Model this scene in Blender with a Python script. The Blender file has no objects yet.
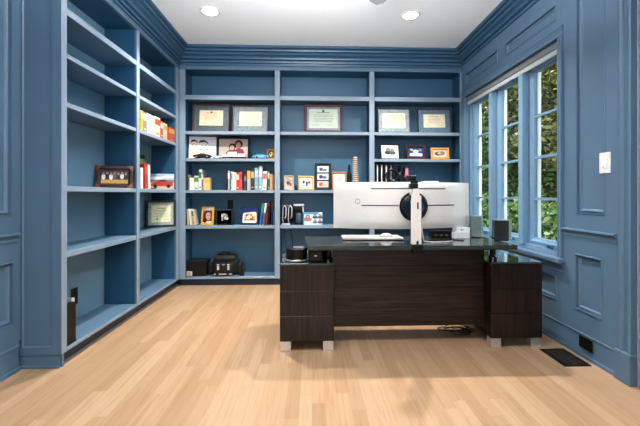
import bpy, bmesh, math, random
from mathutils import Vector, Matrix
PI = math.pi
R = math.radians
scene = bpy.context.scene
C = scene.collection
rnd = random.Random(7)

# ------------------------------------------------------------------ materials
def lin(h):
    h = h.lstrip('#')
    out = []
    for i in (0, 2, 4):
        c = int(h[i:i+2], 16) / 255
        out.append(c / 12.92 if c <= .04045 else ((c + .055) / 1.055) ** 2.4)
    return tuple(out)

_mats = {}
def mat(hexc, rough=.5, metal=0, vary=.08, scale=40, emit=0, coat=0, spec=.5):
    key = (hexc, rough, metal, vary, scale, emit, coat, spec)
    if key in _mats: return _mats[key]
    m = bpy.data.materials.new('paint_' + hexc.strip('#')); m.use_nodes = True
    nt = m.node_tree; b = nt.nodes['Principled BSDF']
    c = lin(hexc)
    b.inputs['Roughness'].default_value = rough
    b.inputs['Metallic'].default_value = metal
    b.inputs['Coat Weight'].default_value = coat
    b.inputs['Specular IOR Level'].default_value = spec
    tc = nt.nodes.new('ShaderNodeTexCoord'); n = nt.nodes.new('ShaderNodeTexNoise')
    n.inputs['Scale'].default_value = scale; n.inputs['Detail'].default_value = 3
    nt.links.new(tc.outputs['Object'], n.inputs['Vector'])
    r = nt.nodes.new('ShaderNodeValToRGB')
    r.color_ramp.elements[0].position = .3; r.color_ramp.elements[1].position = .7
    r.color_ramp.elements[0].color = tuple(x * (1 - vary) for x in c) + (1,)
    r.color_ramp.elements[1].color = tuple(min(1, x * (1 + vary)) for x in c) + (1,)
    nt.links.new(n.outputs['Fac'], r.inputs['Fac'])
    nt.links.new(r.outputs['Color'], b.inputs['Base Color'])
    if emit:
        b.inputs['Emission Color'].default_value = c + (1,)
        b.inputs['Emission Strength'].default_value = emit
    _mats[key] = m
    return m

def wood(name, dark, light, axis, rough=.4, scale=3, stretch=26, coat=0, bump=.0):
    m = bpy.data.materials.new(name); m.use_nodes = True
    nt = m.node_tree; b = nt.nodes['Principled BSDF']; L = nt.links.new
    tc = nt.nodes.new('ShaderNodeTexCoord'); mp = nt.nodes.new('ShaderNodeMapping')
    s = [stretch, stretch, stretch]; s[axis] = 1.2
    mp.inputs['Scale'].default_value = s
    L(tc.outputs['Object'], mp.inputs['Vector'])
    n = nt.nodes.new('ShaderNodeTexNoise'); n.inputs['Scale'].default_value = scale
    n.inputs['Detail'].default_value = 6; n.inputs['Roughness'].default_value = .65; n.inputs['Distortion'].default_value = .6
    L(mp.outputs['Vector'], n.inputs['Vector'])
    r = nt.nodes.new('ShaderNodeValToRGB')
    r.color_ramp.elements[0].position = .36; r.color_ramp.elements[1].position = .68
    r.color_ramp.elements[0].color = lin(dark) + (1,); r.color_ramp.elements[1].color = lin(light) + (1,)
    L(n.outputs['Fac'], r.inputs['Fac']); L(r.outputs['Color'], b.inputs['Base Color'])
    b.inputs['Roughness'].default_value = rough; b.inputs['Coat Weight'].default_value = coat
    b.inputs['Coat Roughness'].default_value = .06
    if bump:
        bp = nt.nodes.new('ShaderNodeBump'); bp.inputs['Strength'].default_value = bump; bp.inputs['Distance'].default_value = .002
        L(n.outputs['Fac'], bp.inputs['Height']); L(bp.outputs['Normal'], b.inputs['Normal'])
    return m

def floor_material():
    m = bpy.data.materials.new('maple_strip_floor'); m.use_nodes = True
    nt = m.node_tree; b = nt.nodes['Principled BSDF']; L = nt.links.new
    def N(t, **k):
        n = nt.nodes.new(t)
        for a, v in k.items(): setattr(n, a, v)
        return n
    def M(op, a, c=None):
        n = N('ShaderNodeMath', operation=op)
        for i, v in enumerate((a, c)):
            if v is None: continue
            if isinstance(v, (int, float)): n.inputs[i].default_value = v
            else: L(v, n.inputs[i])
        return n.outputs[0]
    tc = N('ShaderNodeTexCoord'); sp = N('ShaderNodeSeparateXYZ'); L(tc.outputs['Object'], sp.inputs[0])
    px = M('DIVIDE', sp.outputs[0], .064); row = M('FLOOR', px); fx = M('FRACT', px)
    wn = N('ShaderNodeTexWhiteNoise', noise_dimensions='1D'); L(row, wn.inputs['W'])
    py = M('ADD', M('DIVIDE', sp.outputs[1], 1.25), M('MULTIPLY', wn.outputs['Value'], 9.7)); col = M('FLOOR', py); fy = M('FRACT', py)
    w2 = N('ShaderNodeTexWhiteNoise', noise_dimensions='2D'); cv = N('ShaderNodeCombineXYZ'); L(row, cv.inputs[0]); L(col, cv.inputs[1]); L(cv.outputs[0], w2.inputs['Vector'])
    r = N('ShaderNodeValToRGB'); cr = r.color_ramp; cr.elements.new(.5)
    for e, p, c in zip(cr.elements, (0, .5, 1), ('#a98a6c', '#b29375', '#ba9c80')): e.position = p; e.color = lin(c) + (1,)
    L(w2.outputs['Value'], r.inputs['Fac'])
    # grain, shifted per plank
    av = N('ShaderNodeVectorMath', operation='MULTIPLY_ADD'); L(w2.outputs['Color'], av.inputs[0]); av.inputs[1].default_value = (7, 13, 5); L(tc.outputs['Object'], av.inputs[2])
    mg = N('ShaderNodeMapping'); mg.inputs['Scale'].default_value = (26, 1.3, 1); L(av.outputs[0], mg.inputs['Vector'])
    n = N('ShaderNodeTexNoise'); n.inputs['Scale'].default_value = 2.0; n.inputs['Detail'].default_value = 5; n.inputs['Distortion'].default_value = .9
    L(mg.outputs['Vector'], n.inputs['Vector'])
    g = N('ShaderNodeValToRGB'); ge = g.color_ramp.elements
    ge[0].position = .24; ge[1].position = .5; ge[0].color = (.78, .71, .62, 1); ge[1].color = (1, 1, 1, 1)
    L(n.outputs['Fac'], g.inputs['Fac'])
    mx = N('ShaderNodeMix', data_type='RGBA', blend_type='MULTIPLY'); mx.inputs[0].default_value = .8
    L(r.outputs['Color'], mx.inputs[6]); L(g.outputs['Color'], mx.inputs[7])
    # hairline seams
    ex = M('MINIMUM', fx, M('SUBTRACT', 1, fx)); ey = M('MULTIPLY', M('MINIMUM', fy, M('SUBTRACT', 1, fy)), 19.5)
    seam = M('LESS_THAN', M('MINIMUM', ex, ey), .013)
    m2 = N('ShaderNodeMix', data_type='RGBA', blend_type='MIX'); L(M('MULTIPLY', seam, .45), m2.inputs[0]); L(mx.outputs[2], m2.inputs[6]); m2.inputs[7].default_value = lin('#86694a') + (1,)
    L(m2.outputs[2], b.inputs['Base Color'])
    b.inputs['Roughness'].default_value = .36
    b.inputs['Specular IOR Level'].default_value = .4
    return m

def glass_material():
    m = bpy.data.materials.new('window_glass'); m.use_nodes = True
    nt = m.node_tree; L = nt.links.new
    for n in list(nt.nodes):
        if n.type != 'OUTPUT_MATERIAL': nt.nodes.remove(n)
    out = [n for n in nt.nodes if n.type == 'OUTPUT_MATERIAL'][0]
    t = nt.nodes.new('ShaderNodeBsdfTransparent'); t.inputs[0].default_value = (.97, .99, .98, 1)
    g = nt.nodes.new('ShaderNodeBsdfGlossy'); g.inputs['Roughness'].default_value = .02
    lw = nt.nodes.new('ShaderNodeLayerWeight'); lw.inputs[0].default_value = .5
    f = nt.nodes.new('ShaderNodeMath'); f.operation = 'POWER'; f.inputs[1].default_value = 5
    L(lw.outputs['Facing'], f.inputs[0])
    mx = nt.nodes.new('ShaderNodeMixShader')
    L(f.outputs[0], mx.inputs[0]); L(t.outputs[0], mx.inputs[1]); L(g.outputs[0], mx.inputs[2]); L(mx.outputs[0], out.inputs[0])
    return m

def leaf_material(name, cols, trans=.35):
    m = bpy.data.materials.new(name); m.use_nodes = True
    nt = m.node_tree; L = nt.links.new; b = nt.nodes['Principled BSDF']
    g = nt.nodes.new('ShaderNodeNewGeometry'); r = nt.nodes.new('ShaderNodeValToRGB')
    cr = r.color_ramp
    while len(cr.elements) < len(cols): cr.elements.new(.5)
    for i, c in enumerate(cols):
        cr.elements[i].position = i / (len(cols) - 1); cr.elements[i].color = tuple(x*.75 for x in lin(c)) + (1,)
    L(g.outputs['Random Per Island'], r.inputs['Fac']); L(r.outputs['Color'], b.inputs['Base Color'])
    b.inputs['Roughness'].default_value = .45
    tr = nt.nodes.new('ShaderNodeBsdfTranslucent'); L(r.outputs['Color'], tr.inputs['Color'])
    mx = nt.nodes.new('ShaderNodeMixShader'); mx.inputs[0].default_value = trans
    out = [n for n in nt.nodes if n.type == 'OUTPUT_MATERIAL'][0]
    L(b.outputs[0], mx.inputs[1]); L(tr.outputs[0], mx.inputs[2]); L(mx.outputs[0], out.inputs[0])
    return m

BLUE = mat('#607a90', .42, vary=.03, scale=5)
EDGE = mat('#8c9dad', .3, vary=.03, scale=5)  # lit copy of the blue paint for front edges
BLUE_SHADE = mat('#305a77', .38, vary=.04, scale=5)  # shaded copy of the blue paint, darkened for bookcase interiors
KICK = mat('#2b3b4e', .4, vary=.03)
WHITE = mat('#e9e9e8', .6, vary=.015)
CEIL = mat('#eef2f6', .75, vary=.01)
FLOOR = floor_material()
GLASS = glass_material()
ESP_H = wood('espresso_wood_horizontal', '#0a0706', '#3d3027', 0, .38, bump=.2)
ESP_V = wood('espresso_wood_vertical', '#0a0706', '#362a22', 2, .36, bump=.2)
ESP_TOP = wood('glossy_dark_desktop', '#242927', '#4a504c', 0, .26, coat=.7)  # base made lighter and greener to carry reflections on the desktop
ALU = mat('#d6d4d0', .3, .7, .05)
BLACK = mat('#101012', .35, vary=.1)
BLACK_G = mat('#0c0d10', .08, vary=.05, coat=.6)
BLACK_M = mat('#17171a', .7, vary=.2)
SHELLW = mat('#e6e1dc', .35, vary=.015)

# ------------------------------------------------------------------ mesh builder
class MB:
    def __init__(s):
        s.bm = bmesh.new(); s.m = 0
    def _f(s, vs):
        try:
            f = s.bm.faces.new(vs); f.material_index = s.m; return f
        except ValueError:
            return None
    def box(s, x0, x1, y0, y1, z0, z1, m=None, bev=0, M=None, seg=1):
        if m is not None: s.m = m
        b = bmesh.new()
        v = [b.verts.new(p) for p in ((x0,y0,z0),(x1,y0,z0),(x1,y1,z0),(x0,y1,z0),(x0,y0,z1),(x1,y0,z1),(x1,y1,z1),(x0,y1,z1))]
        for q in ((3,2,1,0),(4,5,6,7),(0,1,5,4),(1,2,6,5),(2,3,7,6),(3,0,4,7)): b.faces.new([v[i] for i in q])
        if bev: bmesh.ops.bevel(b, geom=b.edges[:], offset=bev, segments=seg, profile=.5, affect='EDGES', clamp_overlap=True)
        return s.add(b, M)
    def add(s, b, M=None):
        if M is not None: b.transform(M)
        mp = {v: s.bm.verts.new(v.co) for v in b.verts}
        for f in b.faces: s._f([mp[v] for v in f.verts])
        b.free(); return s
    def prism(s, pts, axis, a0, a1, m=None, M=None):
        """extrude a closed 2-D outline along axis (0 x, 1 y, 2 z)"""
        if m is not None: s.m = m
        def P(p, a):
            q = [0, 0, 0]; o = [i for i in range(3) if i != axis]
            q[axis] = a; q[o[0]] = p[0]; q[o[1]] = p[1]
            return q
        b = bmesh.new()
        A = [b.verts.new(P(p, a0)) for p in pts]; B = [b.verts.new(P(p, a1)) for p in pts]
        n = len(pts)
        b.faces.new(A); b.faces.new(B[::-1])
        for i in range(n): b.faces.new((A[i], B[i], B[(i+1) % n], A[(i+1) % n]))
        bmesh.ops.recalc_face_normals(b, faces=b.faces[:])
        return s.add(b, M)
    def tube(s, pts, r, n=8, m=None, M=None, taper=None):
        if m is not None: s.m = m
        b = bmesh.new(); pts = [Vector(p) for p in pts]; rings = []
        for i, p in enumerate(pts):
            d = (pts[min(i+1, len(pts)-1)] - pts[max(i-1, 0)]).normalized()
            u = d.orthogonal().normalized() if not rings else (pu - d * pu.dot(d)).normalized()
            pu = u; w = d.cross(u); rr = r if taper is None else r * (1 + (taper - 1) * i / (len(pts) - 1))
            rings.append([b.verts.new(p + (u * math.cos(2*PI*k/n) + w * math.sin(2*PI*k/n)) * rr) for k in range(n)])
        for a, c in zip(rings, rings[1:]):
            for k in range(n): b.faces.new((a[k], a[(k+1) % n], c[(k+1) % n], c[k]))
        b.faces.new(rings[0][::-1]); b.faces.new(rings[-1])
        bmesh.ops.recalc_face_normals(b, faces=b.faces[:])
        return s.add(b, M)
    def lathe(s, prof, c=(0,0,0), n=24, axis=2, m=None, M=None, sx=1, sy=1):
        """prof = [(radius, height)...] turned round an axis through c"""
        if m is not None: s.m = m
        b = bmesh.new(); rings = []
        for r, h in prof:
            ring = []
            for k in range(n):
                a = 2*PI*k/n; x, y = r*math.cos(a)*sx, r*math.sin(a)*sy
                q = {2: (x, y, h), 1: (x, h, y), 0: (h, x, y)}[axis]
                ring.append(b.verts.new((q[0]+c[0], q[1]+c[1], q[2]+c[2])))
            rings.append(ring)
        for a, d in zip(rings, rings[1:]):
            for k in range(n): b.faces.new((a[k], a[(k+1) % n], d[(k+1) % n], d[k]))
        b.faces.new(rings[0][::-1]); b.faces.new(rings[-1])
        bmesh.ops.recalc_face_normals(b, faces=b.faces[:])
        return s.add(b, M)
    def rings(s, rects, f, m=None, cap=False):
        """mitred rectangular moulding: rects = [(u0,u1,v0,v1,h)...], f(u,v,h) -> point"""
        if m is not None: s.m = m
        b = bmesh.new(); L = []
        for u0, u1, v0, v1, h in rects:
            L.append([b.verts.new(f(u, v, h)) for u, v in ((u0,v0),(u1,v0),(u1,v1),(u0,v1))])
        for a, c in zip(L, L[1:]):
            for k in range(4): b.faces.new((a[k], a[(k+1) % 4], c[(k+1) % 4], c[k]))
        if cap: b.faces.new(L[-1])
        return s.add(b)
    def build(s, name, mats, parent=None, smooth=False, world=True, normals=True):
        if normals: bmesh.ops.recalc_face_normals(s.bm, faces=s.bm.faces[:])
        if parent is not None and world:
            M = Matrix()
            p = parent
            while p is not None:
                M = p.matrix_basis @ M; p = p.parent
            s.bm.transform(M.inverted())
        me = bpy.data.meshes.new(name); s.bm.to_mesh(me); s.bm.free()
        if not isinstance(mats, (list, tuple)): mats = [mats]
        for q in mats: me.materials.append(q)
        if smooth:
            for p in me.polygons: p.use_smooth = True
        o = bpy.data.objects.new(name, me); C.objects.link(o)
        if parent is not None: o.parent = parent
        return o

def auto_smooth(o, deg=35):
    me = o.data
    for p in me.polygons: p.use_smooth = True
    b = bmesh.new(); b.from_mesh(me)
    for e in b.edges:
        if len(e.link_faces) == 2 and e.calc_face_angle(0) > R(deg): e.smooth = False
    b.to_mesh(me); b.free()
    return o

def tag(o, label=None, cat=None, group=None, kind=None):
    if label: o['label'] = label
    if cat: o['category'] = cat
    if group: o['group'] = group
    if kind: o['kind'] = kind
    return o
def thing(name, label, cat, loc=(0,0,0), rz=0, group=None, lean=None):
    o = bpy.data.objects.new(name, None); C.objects.link(o); o.empty_display_size = .05
    o.location = loc; o.rotation_euler = (lean[0] if lean else 0, lean[1] if lean else 0, rz)
    return tag(o, label, cat, group)
def struct(name, mb, mats, parent=None, **k):
    o = mb.build(name, mats, parent, **k)
    if parent is None: o['kind'] = 'structure'
    return o
def copy_tree(o, parent=None):
    c = o.copy(); C.objects.link(c)
    if parent is not None: c.parent = parent
    for ch in list(o.children): copy_tree(ch, c)
    return c

# ------------------------------------------------------------------ room shell
XL, XR = -1.75, 1.75          # panelled walls
XF, YF = -1.5, 3.89           # faces of the left and back bookcases
ZC = 2.67                     # ceiling
struct('floor', MB().box(-1.9, 1.93, -2.6, 4.14, -.05, 0).box(1.93, 3.1, -2.6, 1.80, -.05, 0), FLOOR)
struct('ceiling', MB().box(-2.0, 1.93, -2.6, 4.24, ZC, ZC + .1).box(1.93, 3.2, -2.6, 1.92, ZC, ZC + .1), CEIL)
struct('wall_back', MB().box(-2.0, 2.0, 4.14, 4.24, 0, ZC), BLUE_SHADE)
struct('wall_left', MB().box(-1.9, XL, -2.6, 2.075, 0, ZC).box(-1.9, -1.80, 2.075, 4.14, 0, ZC), BLUE)
Y0, Y1, Z0, Z1 = 2.335, 3.805, .60, 2.14      # the window opening
w = MB()
w.box(XR, 1.93, 1.776, Y0, 0, ZC); w.box(XR, 1.93, Y1, 4.14, 0, ZC)
w.box(XR, 1.93, Y0, Y1, 0, Z0); w.box(XR, 1.93, Y0, Y1, Z1, ZC)
w.box(XR, 1.93, -2.6, .75, 0, ZC); w.box(XR, 1.93, .75, 1.776, 2.2, ZC)
struct('wall_right', w, BLUE)
struct('wall_front', MB().box(-1.9, 3.2, -2.7, -2.6, 0, ZC), WHITE)
struct('wall_hallway', MB().box(3.1, 3.2, -2.6, 1.92, 0, ZC).box(1.931, 3.1, 1.80, 1.92, 0, ZC), WHITE)

# crown moulding, mitred in the corners
CP = [(0,2.492),(.016,2.492),(.018,2.508),(.008,2.510),(.010,2.518),(.032,2.520),(.036,2.538),(.026,2.541),(.030,2.548),(.056,2.552),
      (.060,2.566),(.050,2.570),(.058,2.582),(.086,2.592),(.096,2.604),(.086,2.608),(.090,2.614),(.116,2.618),(.120,2.634),(.110,2.638),(.114,2.643),(.142,2.646),(.148,2.655),(.148,ZC)]
def sweep(f0, f1):
    b = MB(); bm = b.bm
    A = [bm.verts.new(f0(p, z)) for p, z in CP]; B = [bm.verts.new(f1(p, z)) for p, z in CP]
    for i in range(len(CP) - 1): b._f((A[i], A[i+1], B[i+1], B[i]))
    return b
CROWN = mat('#41637d', .34, vary=.03, scale=5)  # the same blue darkened: shade under the ceiling is in the colour
struct('trim_1', sweep(lambda p, z: (XF+p, .3, z), lambda p, z: (XF+p, YF-p, z)), CROWN)
struct('trim_2', sweep(lambda p, z: (XF+p, YF-p, z), lambda p, z: (XR-p, YF-p, z)), CROWN)
struct('trim_3', sweep(lambda p, z: (XR-p, YF-p, z), lambda p, z: (XR-p, .3, z)), CROWN)

def panel_sheet(name, x, s, o, f, t=.018, w=.034):
    """stile-and-rail sheet on a side wall (o outer, f field: y0,y1,z0,z1) with a recessed, moulded field; s = +1 points to -x"""
    r = [o + (0,), o + (t,), f + (t,)]
    for q, hh in ((.08, t+.006), (.26, t+.006), (.3, .001), (.5, .001), (.54, t*.7), (.78, t*.5), (1, .0008)):
        r.append((f[0]+w*q, f[1]-w*q, f[2]+w*q, f[3]-w*q, hh))
    return struct(name, MB().rings(r, lambda u, v, q: (x - s*q, u, v), cap=True), BLUE)
panel_sheet('trim_4', XR, 1, (1.85, 2.30, .78, 2.52), (1.95, 2.172, .912, 2.42))      # tall panel right of the window
panel_sheet('trim_5', XR, 1, (1.85, 2.30, .1, .779), (1.968, 2.182, .285, .65))        # panel below the chair rail
panel_sheet('trim_6', XR, 1, (2.301, 3.057, 2.2, 2.52), (2.352, 2.998, 2.27, 2.39))   # two panels over the window
panel_sheet('trim_7', XR, 1, (3.0575, 3.889, 2.2, 2.52), (3.116, 3.784, 2.27, 2.39))
panel_sheet('trim_8', XR, 1, (2.301, 3.057, .1, .52), (2.352, 2.998, .285, .46))      # panels under the sill
panel_sheet('trim_9', XR, 1, (3.0575, 3.889, .1, .52), (3.116, 3.784, .285, .46))
panel_sheet('trim_10', XL, -1, (.9, 2.07, .78, 2.52), (1.2, 2.025, .912, 2.42))       # left wall
panel_sheet('trim_11', XL, -1, (.9, 2.07, .1, .779), (1.2, 2.035, .285, .65))

RAIL = [(0,.745),(.02,.745),(.02,.757),(.024,.760),(.024,.772),(.02,.776),(.022,.79),(.036,.795),(.04,.803),(.036,.812),(0,.812)]
BASE = [(0,.0),(.03,.0),(.028,.018),(.019,.022),(.017,.13),(.022,.137),(.022,.148),(.012,.153),(.012,.165),(0,.17)]
def side_run(name, x, s, prof, y0, y1):
    return struct(name, MB().prism([(x - s*p, z) for p, z in prof], 1, y0, y1), BLUE)
side_run('trim_12', XR, 1, RAIL, 1.873, 2.286)
side_run('trim_13', XL, -1, RAIL, -2.5, 2.06)
side_run('baseboard_right', XR, 1, BASE, 1.875, 3.89)
side_run('baseboard_left', XL, -1, BASE, -2.5, 2.072)

# fluted door casing with plinth at the end of the right wall
d = MB()
y0, y1 = 1.776, 1.872
d.prism([(XR,y0),(XR-.03,y0),(XR-.034,y0+.012),(XR-.03,y0+.024),(XR-.02,y0+.03),(XR-.02,y0+.05),(XR-.03,y0+.056),
         (XR-.034,y0+.066),(XR-.03,y0+.078),(XR-.016,y0+.084),(XR-.014,y1),(XR,y1)], 2, .17, ZC-.02)
d.box(XR-.042, XR, y0-.004, y1+.002, 0, .17, bev=.004)
struct('trim_14', d, BLUE)
struct('trim_15', MB().box(1.752, 1.93, 1.764, 1.775, 0, 2.2), mat('#9b9dab', .5, vary=.02))   # pale jamb lining in the doorway

# window casing, stool, apron
c = MB()
c.prism([(1.75,2.286),(1.715,2.286),(1.713,2.292),(1.718,2.30),(1.725,2.318),(1.722,2.335),(1.75,2.335)], 2, .56, 2.139)
c.prism([(1.75,3.865),(1.715,3.865),(1.713,3.859),(1.718,3.84),(1.725,3.82),(1.722,3.805),(1.75,3.805)], 2, .56, 2.139)
c.prism([(1.75,2.14),(1.722,2.14),(1.725,2.158),(1.718,2.19),(1.713,2.20),(1.715,2.208),(1.75,2.208)], 1, 2.286, 3.865)
struct('trim_16', c, BLUE)
c = MB(); c.box(1.68, 1.76, 2.27, 3.88, .562, .596, bev=.008, seg=2)
c.prism([(1.75,.49),(1.735,.49),(1.725,.50),(1.73,.515),(1.725,.545),(1.71,.562),(1.75,.562)], 1, 2.29, 3.86)
struct('trim_17', c, BLUE)

# three casements
win = bpy.data.objects.new('window_1', None); C.objects.link(win); win.location = (1.84, 3.07, .6); win['kind'] = 'structure'
SASH = mat('#7d9db6', .35, vary=.03)
REVEAL_LIT = mat('#f2f4ee', .5, vary=.02)  # near-white for the daylight painted on the window reveals
f = MB()
f.box(1.79, 1.92, Y0, Y1, .598, .625); f.box(1.79, 1.92, Y0, Y1, 2.09, 2.14)
for yy in (Y0, 3.805-.02): f.box(1.79, 1.92, yy, yy+.02, .625, 2.09)
for yy in (2.825, 3.315): f.box(1.765, 1.92, yy-.028, yy+.028, .625, 2.09)
f.build('window_frame', SASH, win)
for i in range(3):
    a = Y0 + .02 + i*.49 - (0.0 if i else 0); e = Y0 + (i+1)*.49 - .02
    if i: a += .008
    if i < 2: e -= .008
    s = MB(); fr = .042; za, zb = .626, 2.089
    r0 = (a, e, za, zb, 0); r1 = (a+fr, e-fr, za+fr+.012, zb-fr, 0)
    prof = [(0, 1.875), (0, 1.822), (.022, 1.818), (.034, 1.834), (fr, 1.838), (fr, 1.875)]
    rr = [(a+t, e-t, za+t*1.3, zb-t, x) for t, x in prof]
    s.rings(rr, lambda u, v, q: (q, u, v), m=0)
    sash = s.build('sash', [SASH], win)
    k = MB()
    for q in (1.0, 1.34, 1.68): k.box(1.84, 1.866, a+fr, e-fr, q-.010, q+.010)
    k.build('muntin', SASH, sash)
    MB().box(1.853, 1.857, a+fr-.002, e-fr+.002, za+fr, zb-fr+.002).build('pane', GLASS, sash)
    l = MB(); l.box(1.866, 1.892, e-fr-.008, e-fr+.01, za+fr, zb-fr); l.build('lit_reveal', REVEAL_LIT, sash)  # white strip standing in for the daylit far reveal
    h = MB()
    h.box(1.80, 1.822, a+.15, a+.21, .626, .640, bev=.004)
    h.tube([(1.805, a+.18, .64), (1.79, a+.17, .652), (1.782, a+.13, .656), (1.78, a+.09, .652)], .006)
    h.build('crank_handle', mat('#5b7d98', .3, .3), sash)
    h = MB(); yy = a + .012
    h.box(1.808, 1.822, yy, yy+.02, .93, .99, bev=.003); h.tube([(1.81, yy+.01, .965), (1.795, yy+.014, .97), (1.79, yy+.012, .935)], .005)
    h.build('sash_lock', mat('#5b7d98', .3, .3), sash)

# roller shade in the window head
sh = thing('roller_shade', 'grey roller shade rolled up along the window head', 'window shade', (1.79, 3.07, 2.05))
MB().box(1.752, 1.79, Y0+.006, Y1-.006, 2.085, 2.136, bev=.006).build('cassette', mat('#808488', .6, vary=.02), sh)
MB().box(1.757, 1.775, Y0+.012, Y1-.012, 2.047, 2.084, bev=.004).build('bottom_rail', mat('#b9c0c4', .5, vary=.02), sh)

# ------------------------------------------------------------------ built-in bookcases
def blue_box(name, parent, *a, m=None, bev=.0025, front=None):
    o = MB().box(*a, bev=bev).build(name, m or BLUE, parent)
    if front:                                  # same paint; light on the front edge is put into a paler colour
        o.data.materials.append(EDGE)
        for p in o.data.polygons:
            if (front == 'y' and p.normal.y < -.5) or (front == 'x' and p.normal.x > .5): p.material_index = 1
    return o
S = [(.076,.100),(.646,.682),(1.051,1.084),(1.411,1.445),(1.716,1.753),(2.109,2.159)]
bk = thing('built_in_bookcase', 'wide blue built-in bookcase of three bays across the back wall', 'bookcase', (.12, 4.0, 0))
YB = 4.12
blue_box('back_panel', bk, -1.49, 1.748, YB, 4.139, .08, 2.6, m=mat('#476f89', .4, vary=.04, scale=5), bev=0)  # darker blue holds the shade inside the bays
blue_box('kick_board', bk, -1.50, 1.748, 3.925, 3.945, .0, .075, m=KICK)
blue_box('top_rail', bk, -1.499, 1.748, YF, 3.915, 2.45, 2.66)
ST = [(-1.499,-1.433),(-.428,-.367),(.6566,.7165),(1.7156,1.748)]
for i, (a, b) in enumerate(ST):
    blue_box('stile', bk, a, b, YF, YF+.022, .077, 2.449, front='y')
    o = blue_box('divider', bk, a+.004, b-.004, YF+.023, YB-.001, .077, 2.6, m=BLUE_SHADE, bev=0)
for i in range(3):
    a, b = ST[i][1], ST[i+1][0]
    for j, (z0, z1) in enumerate(S):
        if i == 1 and j == 3: continue
        yf = YF + (.001 if j in (0, 5) else .006)
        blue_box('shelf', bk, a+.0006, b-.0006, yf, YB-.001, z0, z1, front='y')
    blue_box('bay_top', bk, a+.0006, b-.0006, 3.916, YB-.001, 2.45, 2.47, m=BLUE_SHADE, bev=0)

lb = thing('built_in_bookcase', 'tall blue built-in bookcase of two bays along the left wall', 'bookcase', (-1.64, 3.0, 0))
XB = -1.775
blue_box('back_panel', lb, -1.795, XB, 2.12, 4.139, .08, 2.6, m=mat('#7898ab', .45, vary=.03, scale=5), bev=0)  # paler blue holds the light falling on this panel
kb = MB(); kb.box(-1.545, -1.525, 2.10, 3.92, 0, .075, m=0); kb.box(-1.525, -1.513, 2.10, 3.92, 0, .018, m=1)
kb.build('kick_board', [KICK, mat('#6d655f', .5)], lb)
blue_box('top_rail', lb, -1.525, XF, 2.088, 3.888, 2.45, 2.66)
LT = [(2.09,2.137),(2.966,3.014),(3.815,3.887)]
for a, b in LT:
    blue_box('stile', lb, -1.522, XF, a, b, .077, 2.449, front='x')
    blue_box('divider', lb, XB+.001, -1.523, a+(.004 if a > 2.1 else .03), b-.004, .077, 2.6, m=BLUE_SHADE, bev=0)
LS = [(.076,.100),(.648,.686),(1.054,1.088),(1.573,1.604),(1.874,1.905),(2.138,2.182)]
for i in range(2):
    a, b = LT[i][1], LT[i+1][0]
    for j, (z0, z1) in enumerate(LS):
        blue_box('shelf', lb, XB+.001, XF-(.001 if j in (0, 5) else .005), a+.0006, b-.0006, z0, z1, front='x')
    blue_box('bay_top', lb, XB+.001, -1.526, a+.0006, b-.0006, 2.45, 2.47, m=BLUE_SHADE, bev=0)
# end panel facing the room, with an inset field
e = MB()
e.box(-1.749, -1.501, 2.096, 2.112, .0, 2.66)
e.rings([(-1.748,-1.5015,.075,2.66,2.096),(-1.748,-1.5015,.075,2.66,2.088),(-1.728,-1.556,.124,2.60,2.088),(-1.722,-1.562,.13,2.594,2.0955)],
        lambda u, v, q: (u, q, v))
e.box(-1.748, -1.512, 2.0885, 2.097, 0, .07); e.box(-1.748, -1.506, 2.079, 2.089, 0, .016, bev=.003)
e.box(-1.749, -1.735, 2.076, 2.087, .17, 2.66, bev=.003)
e.build('end_panel', BLUE, lb)
for (yy, zz) in ((2.955, 1.055), (2.955, 1.86), (3.8, 1.56)): pass

# ------------------------------------------------------------------ ceiling fittings
CANS = [(-0.9111, 3.067), (0.8962, 3.072)]
for i, (x, y) in enumerate(CANS):
    t = thing('recessed_light', ['lit white recessed ceiling light nearer the left bookcase', 'lit white recessed ceiling light nearer the window wall'][i],
              'ceiling light', (x, y, ZC), group='recessed ceiling lights')
    MB().lathe([(.066,ZC+.0),(.068,ZC-.006),(.088,ZC-.004),(.092,ZC-.0005),(.09,ZC)], (x,y,0), 40).build('trim_ring', WHITE, t, smooth=True)
    MB().lathe([(.001,ZC-.007),(.052,ZC-.007),(.065,ZC-.002),(.001,ZC-.002)], (x,y,0), 32).build('lamp_lens', mat('#fff6e8', .4, emit=10), t)
def area(name, loc, rot, size, power, color=(1,1,1), shape='SQUARE', sy=None, spread=None):
    l = bpy.data.lights.new(name, 'AREA'); l.shape = shape; l.size = size
    if sy: l.size_y = sy
    l.energy = power; l.color = color
    if spread: l.spread = spread
    o = bpy.data.objects.new(name, l); C.objects.link(o); o.location = loc; o.rotation_euler = rot
    return o

# ceiling fan overhead: only one blade tip reaches into the view
fx, fy = .41, 1.85
fan = thing('ceiling_fan', 'grey ceiling fan with one blade tip showing at the ceiling', 'ceiling fan', (fx, fy, ZC))
MB().lathe([(.001,ZC),(.07,ZC),(.06,ZC-.05),(.018,ZC-.06),(.018,ZC-.16),(.001,ZC-.16)], (fx,fy,0), 24).build('downrod', ALU, fan, smooth=True)
MB().lathe([(.001,2.52),(.09,2.515),(.12,2.49),(.12,2.45),(.08,2.42),(.001,2.415)], (fx,fy,0), 28).build('motor_housing', ALU, fan, smooth=True)
for k in range(5):
    a = R(84) + k*2*PI/5
    M = Matrix.Translation((fx,fy,2.462)) @ Matrix.Rotation(a, 4, 'Z') @ Matrix.Rotation(R(8), 4, 'X')
    MB().prism([(.11,-.03),(.2,-.055),(.62,-.065),(.655,-.05),(.69,.0),(.655,.05),(.62,.065),(.2,.055),(.11,.03)], 2, -.004, .004, M=M).build('fan_blade', mat('#8d9092', .5, vary=.03), fan)

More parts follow.
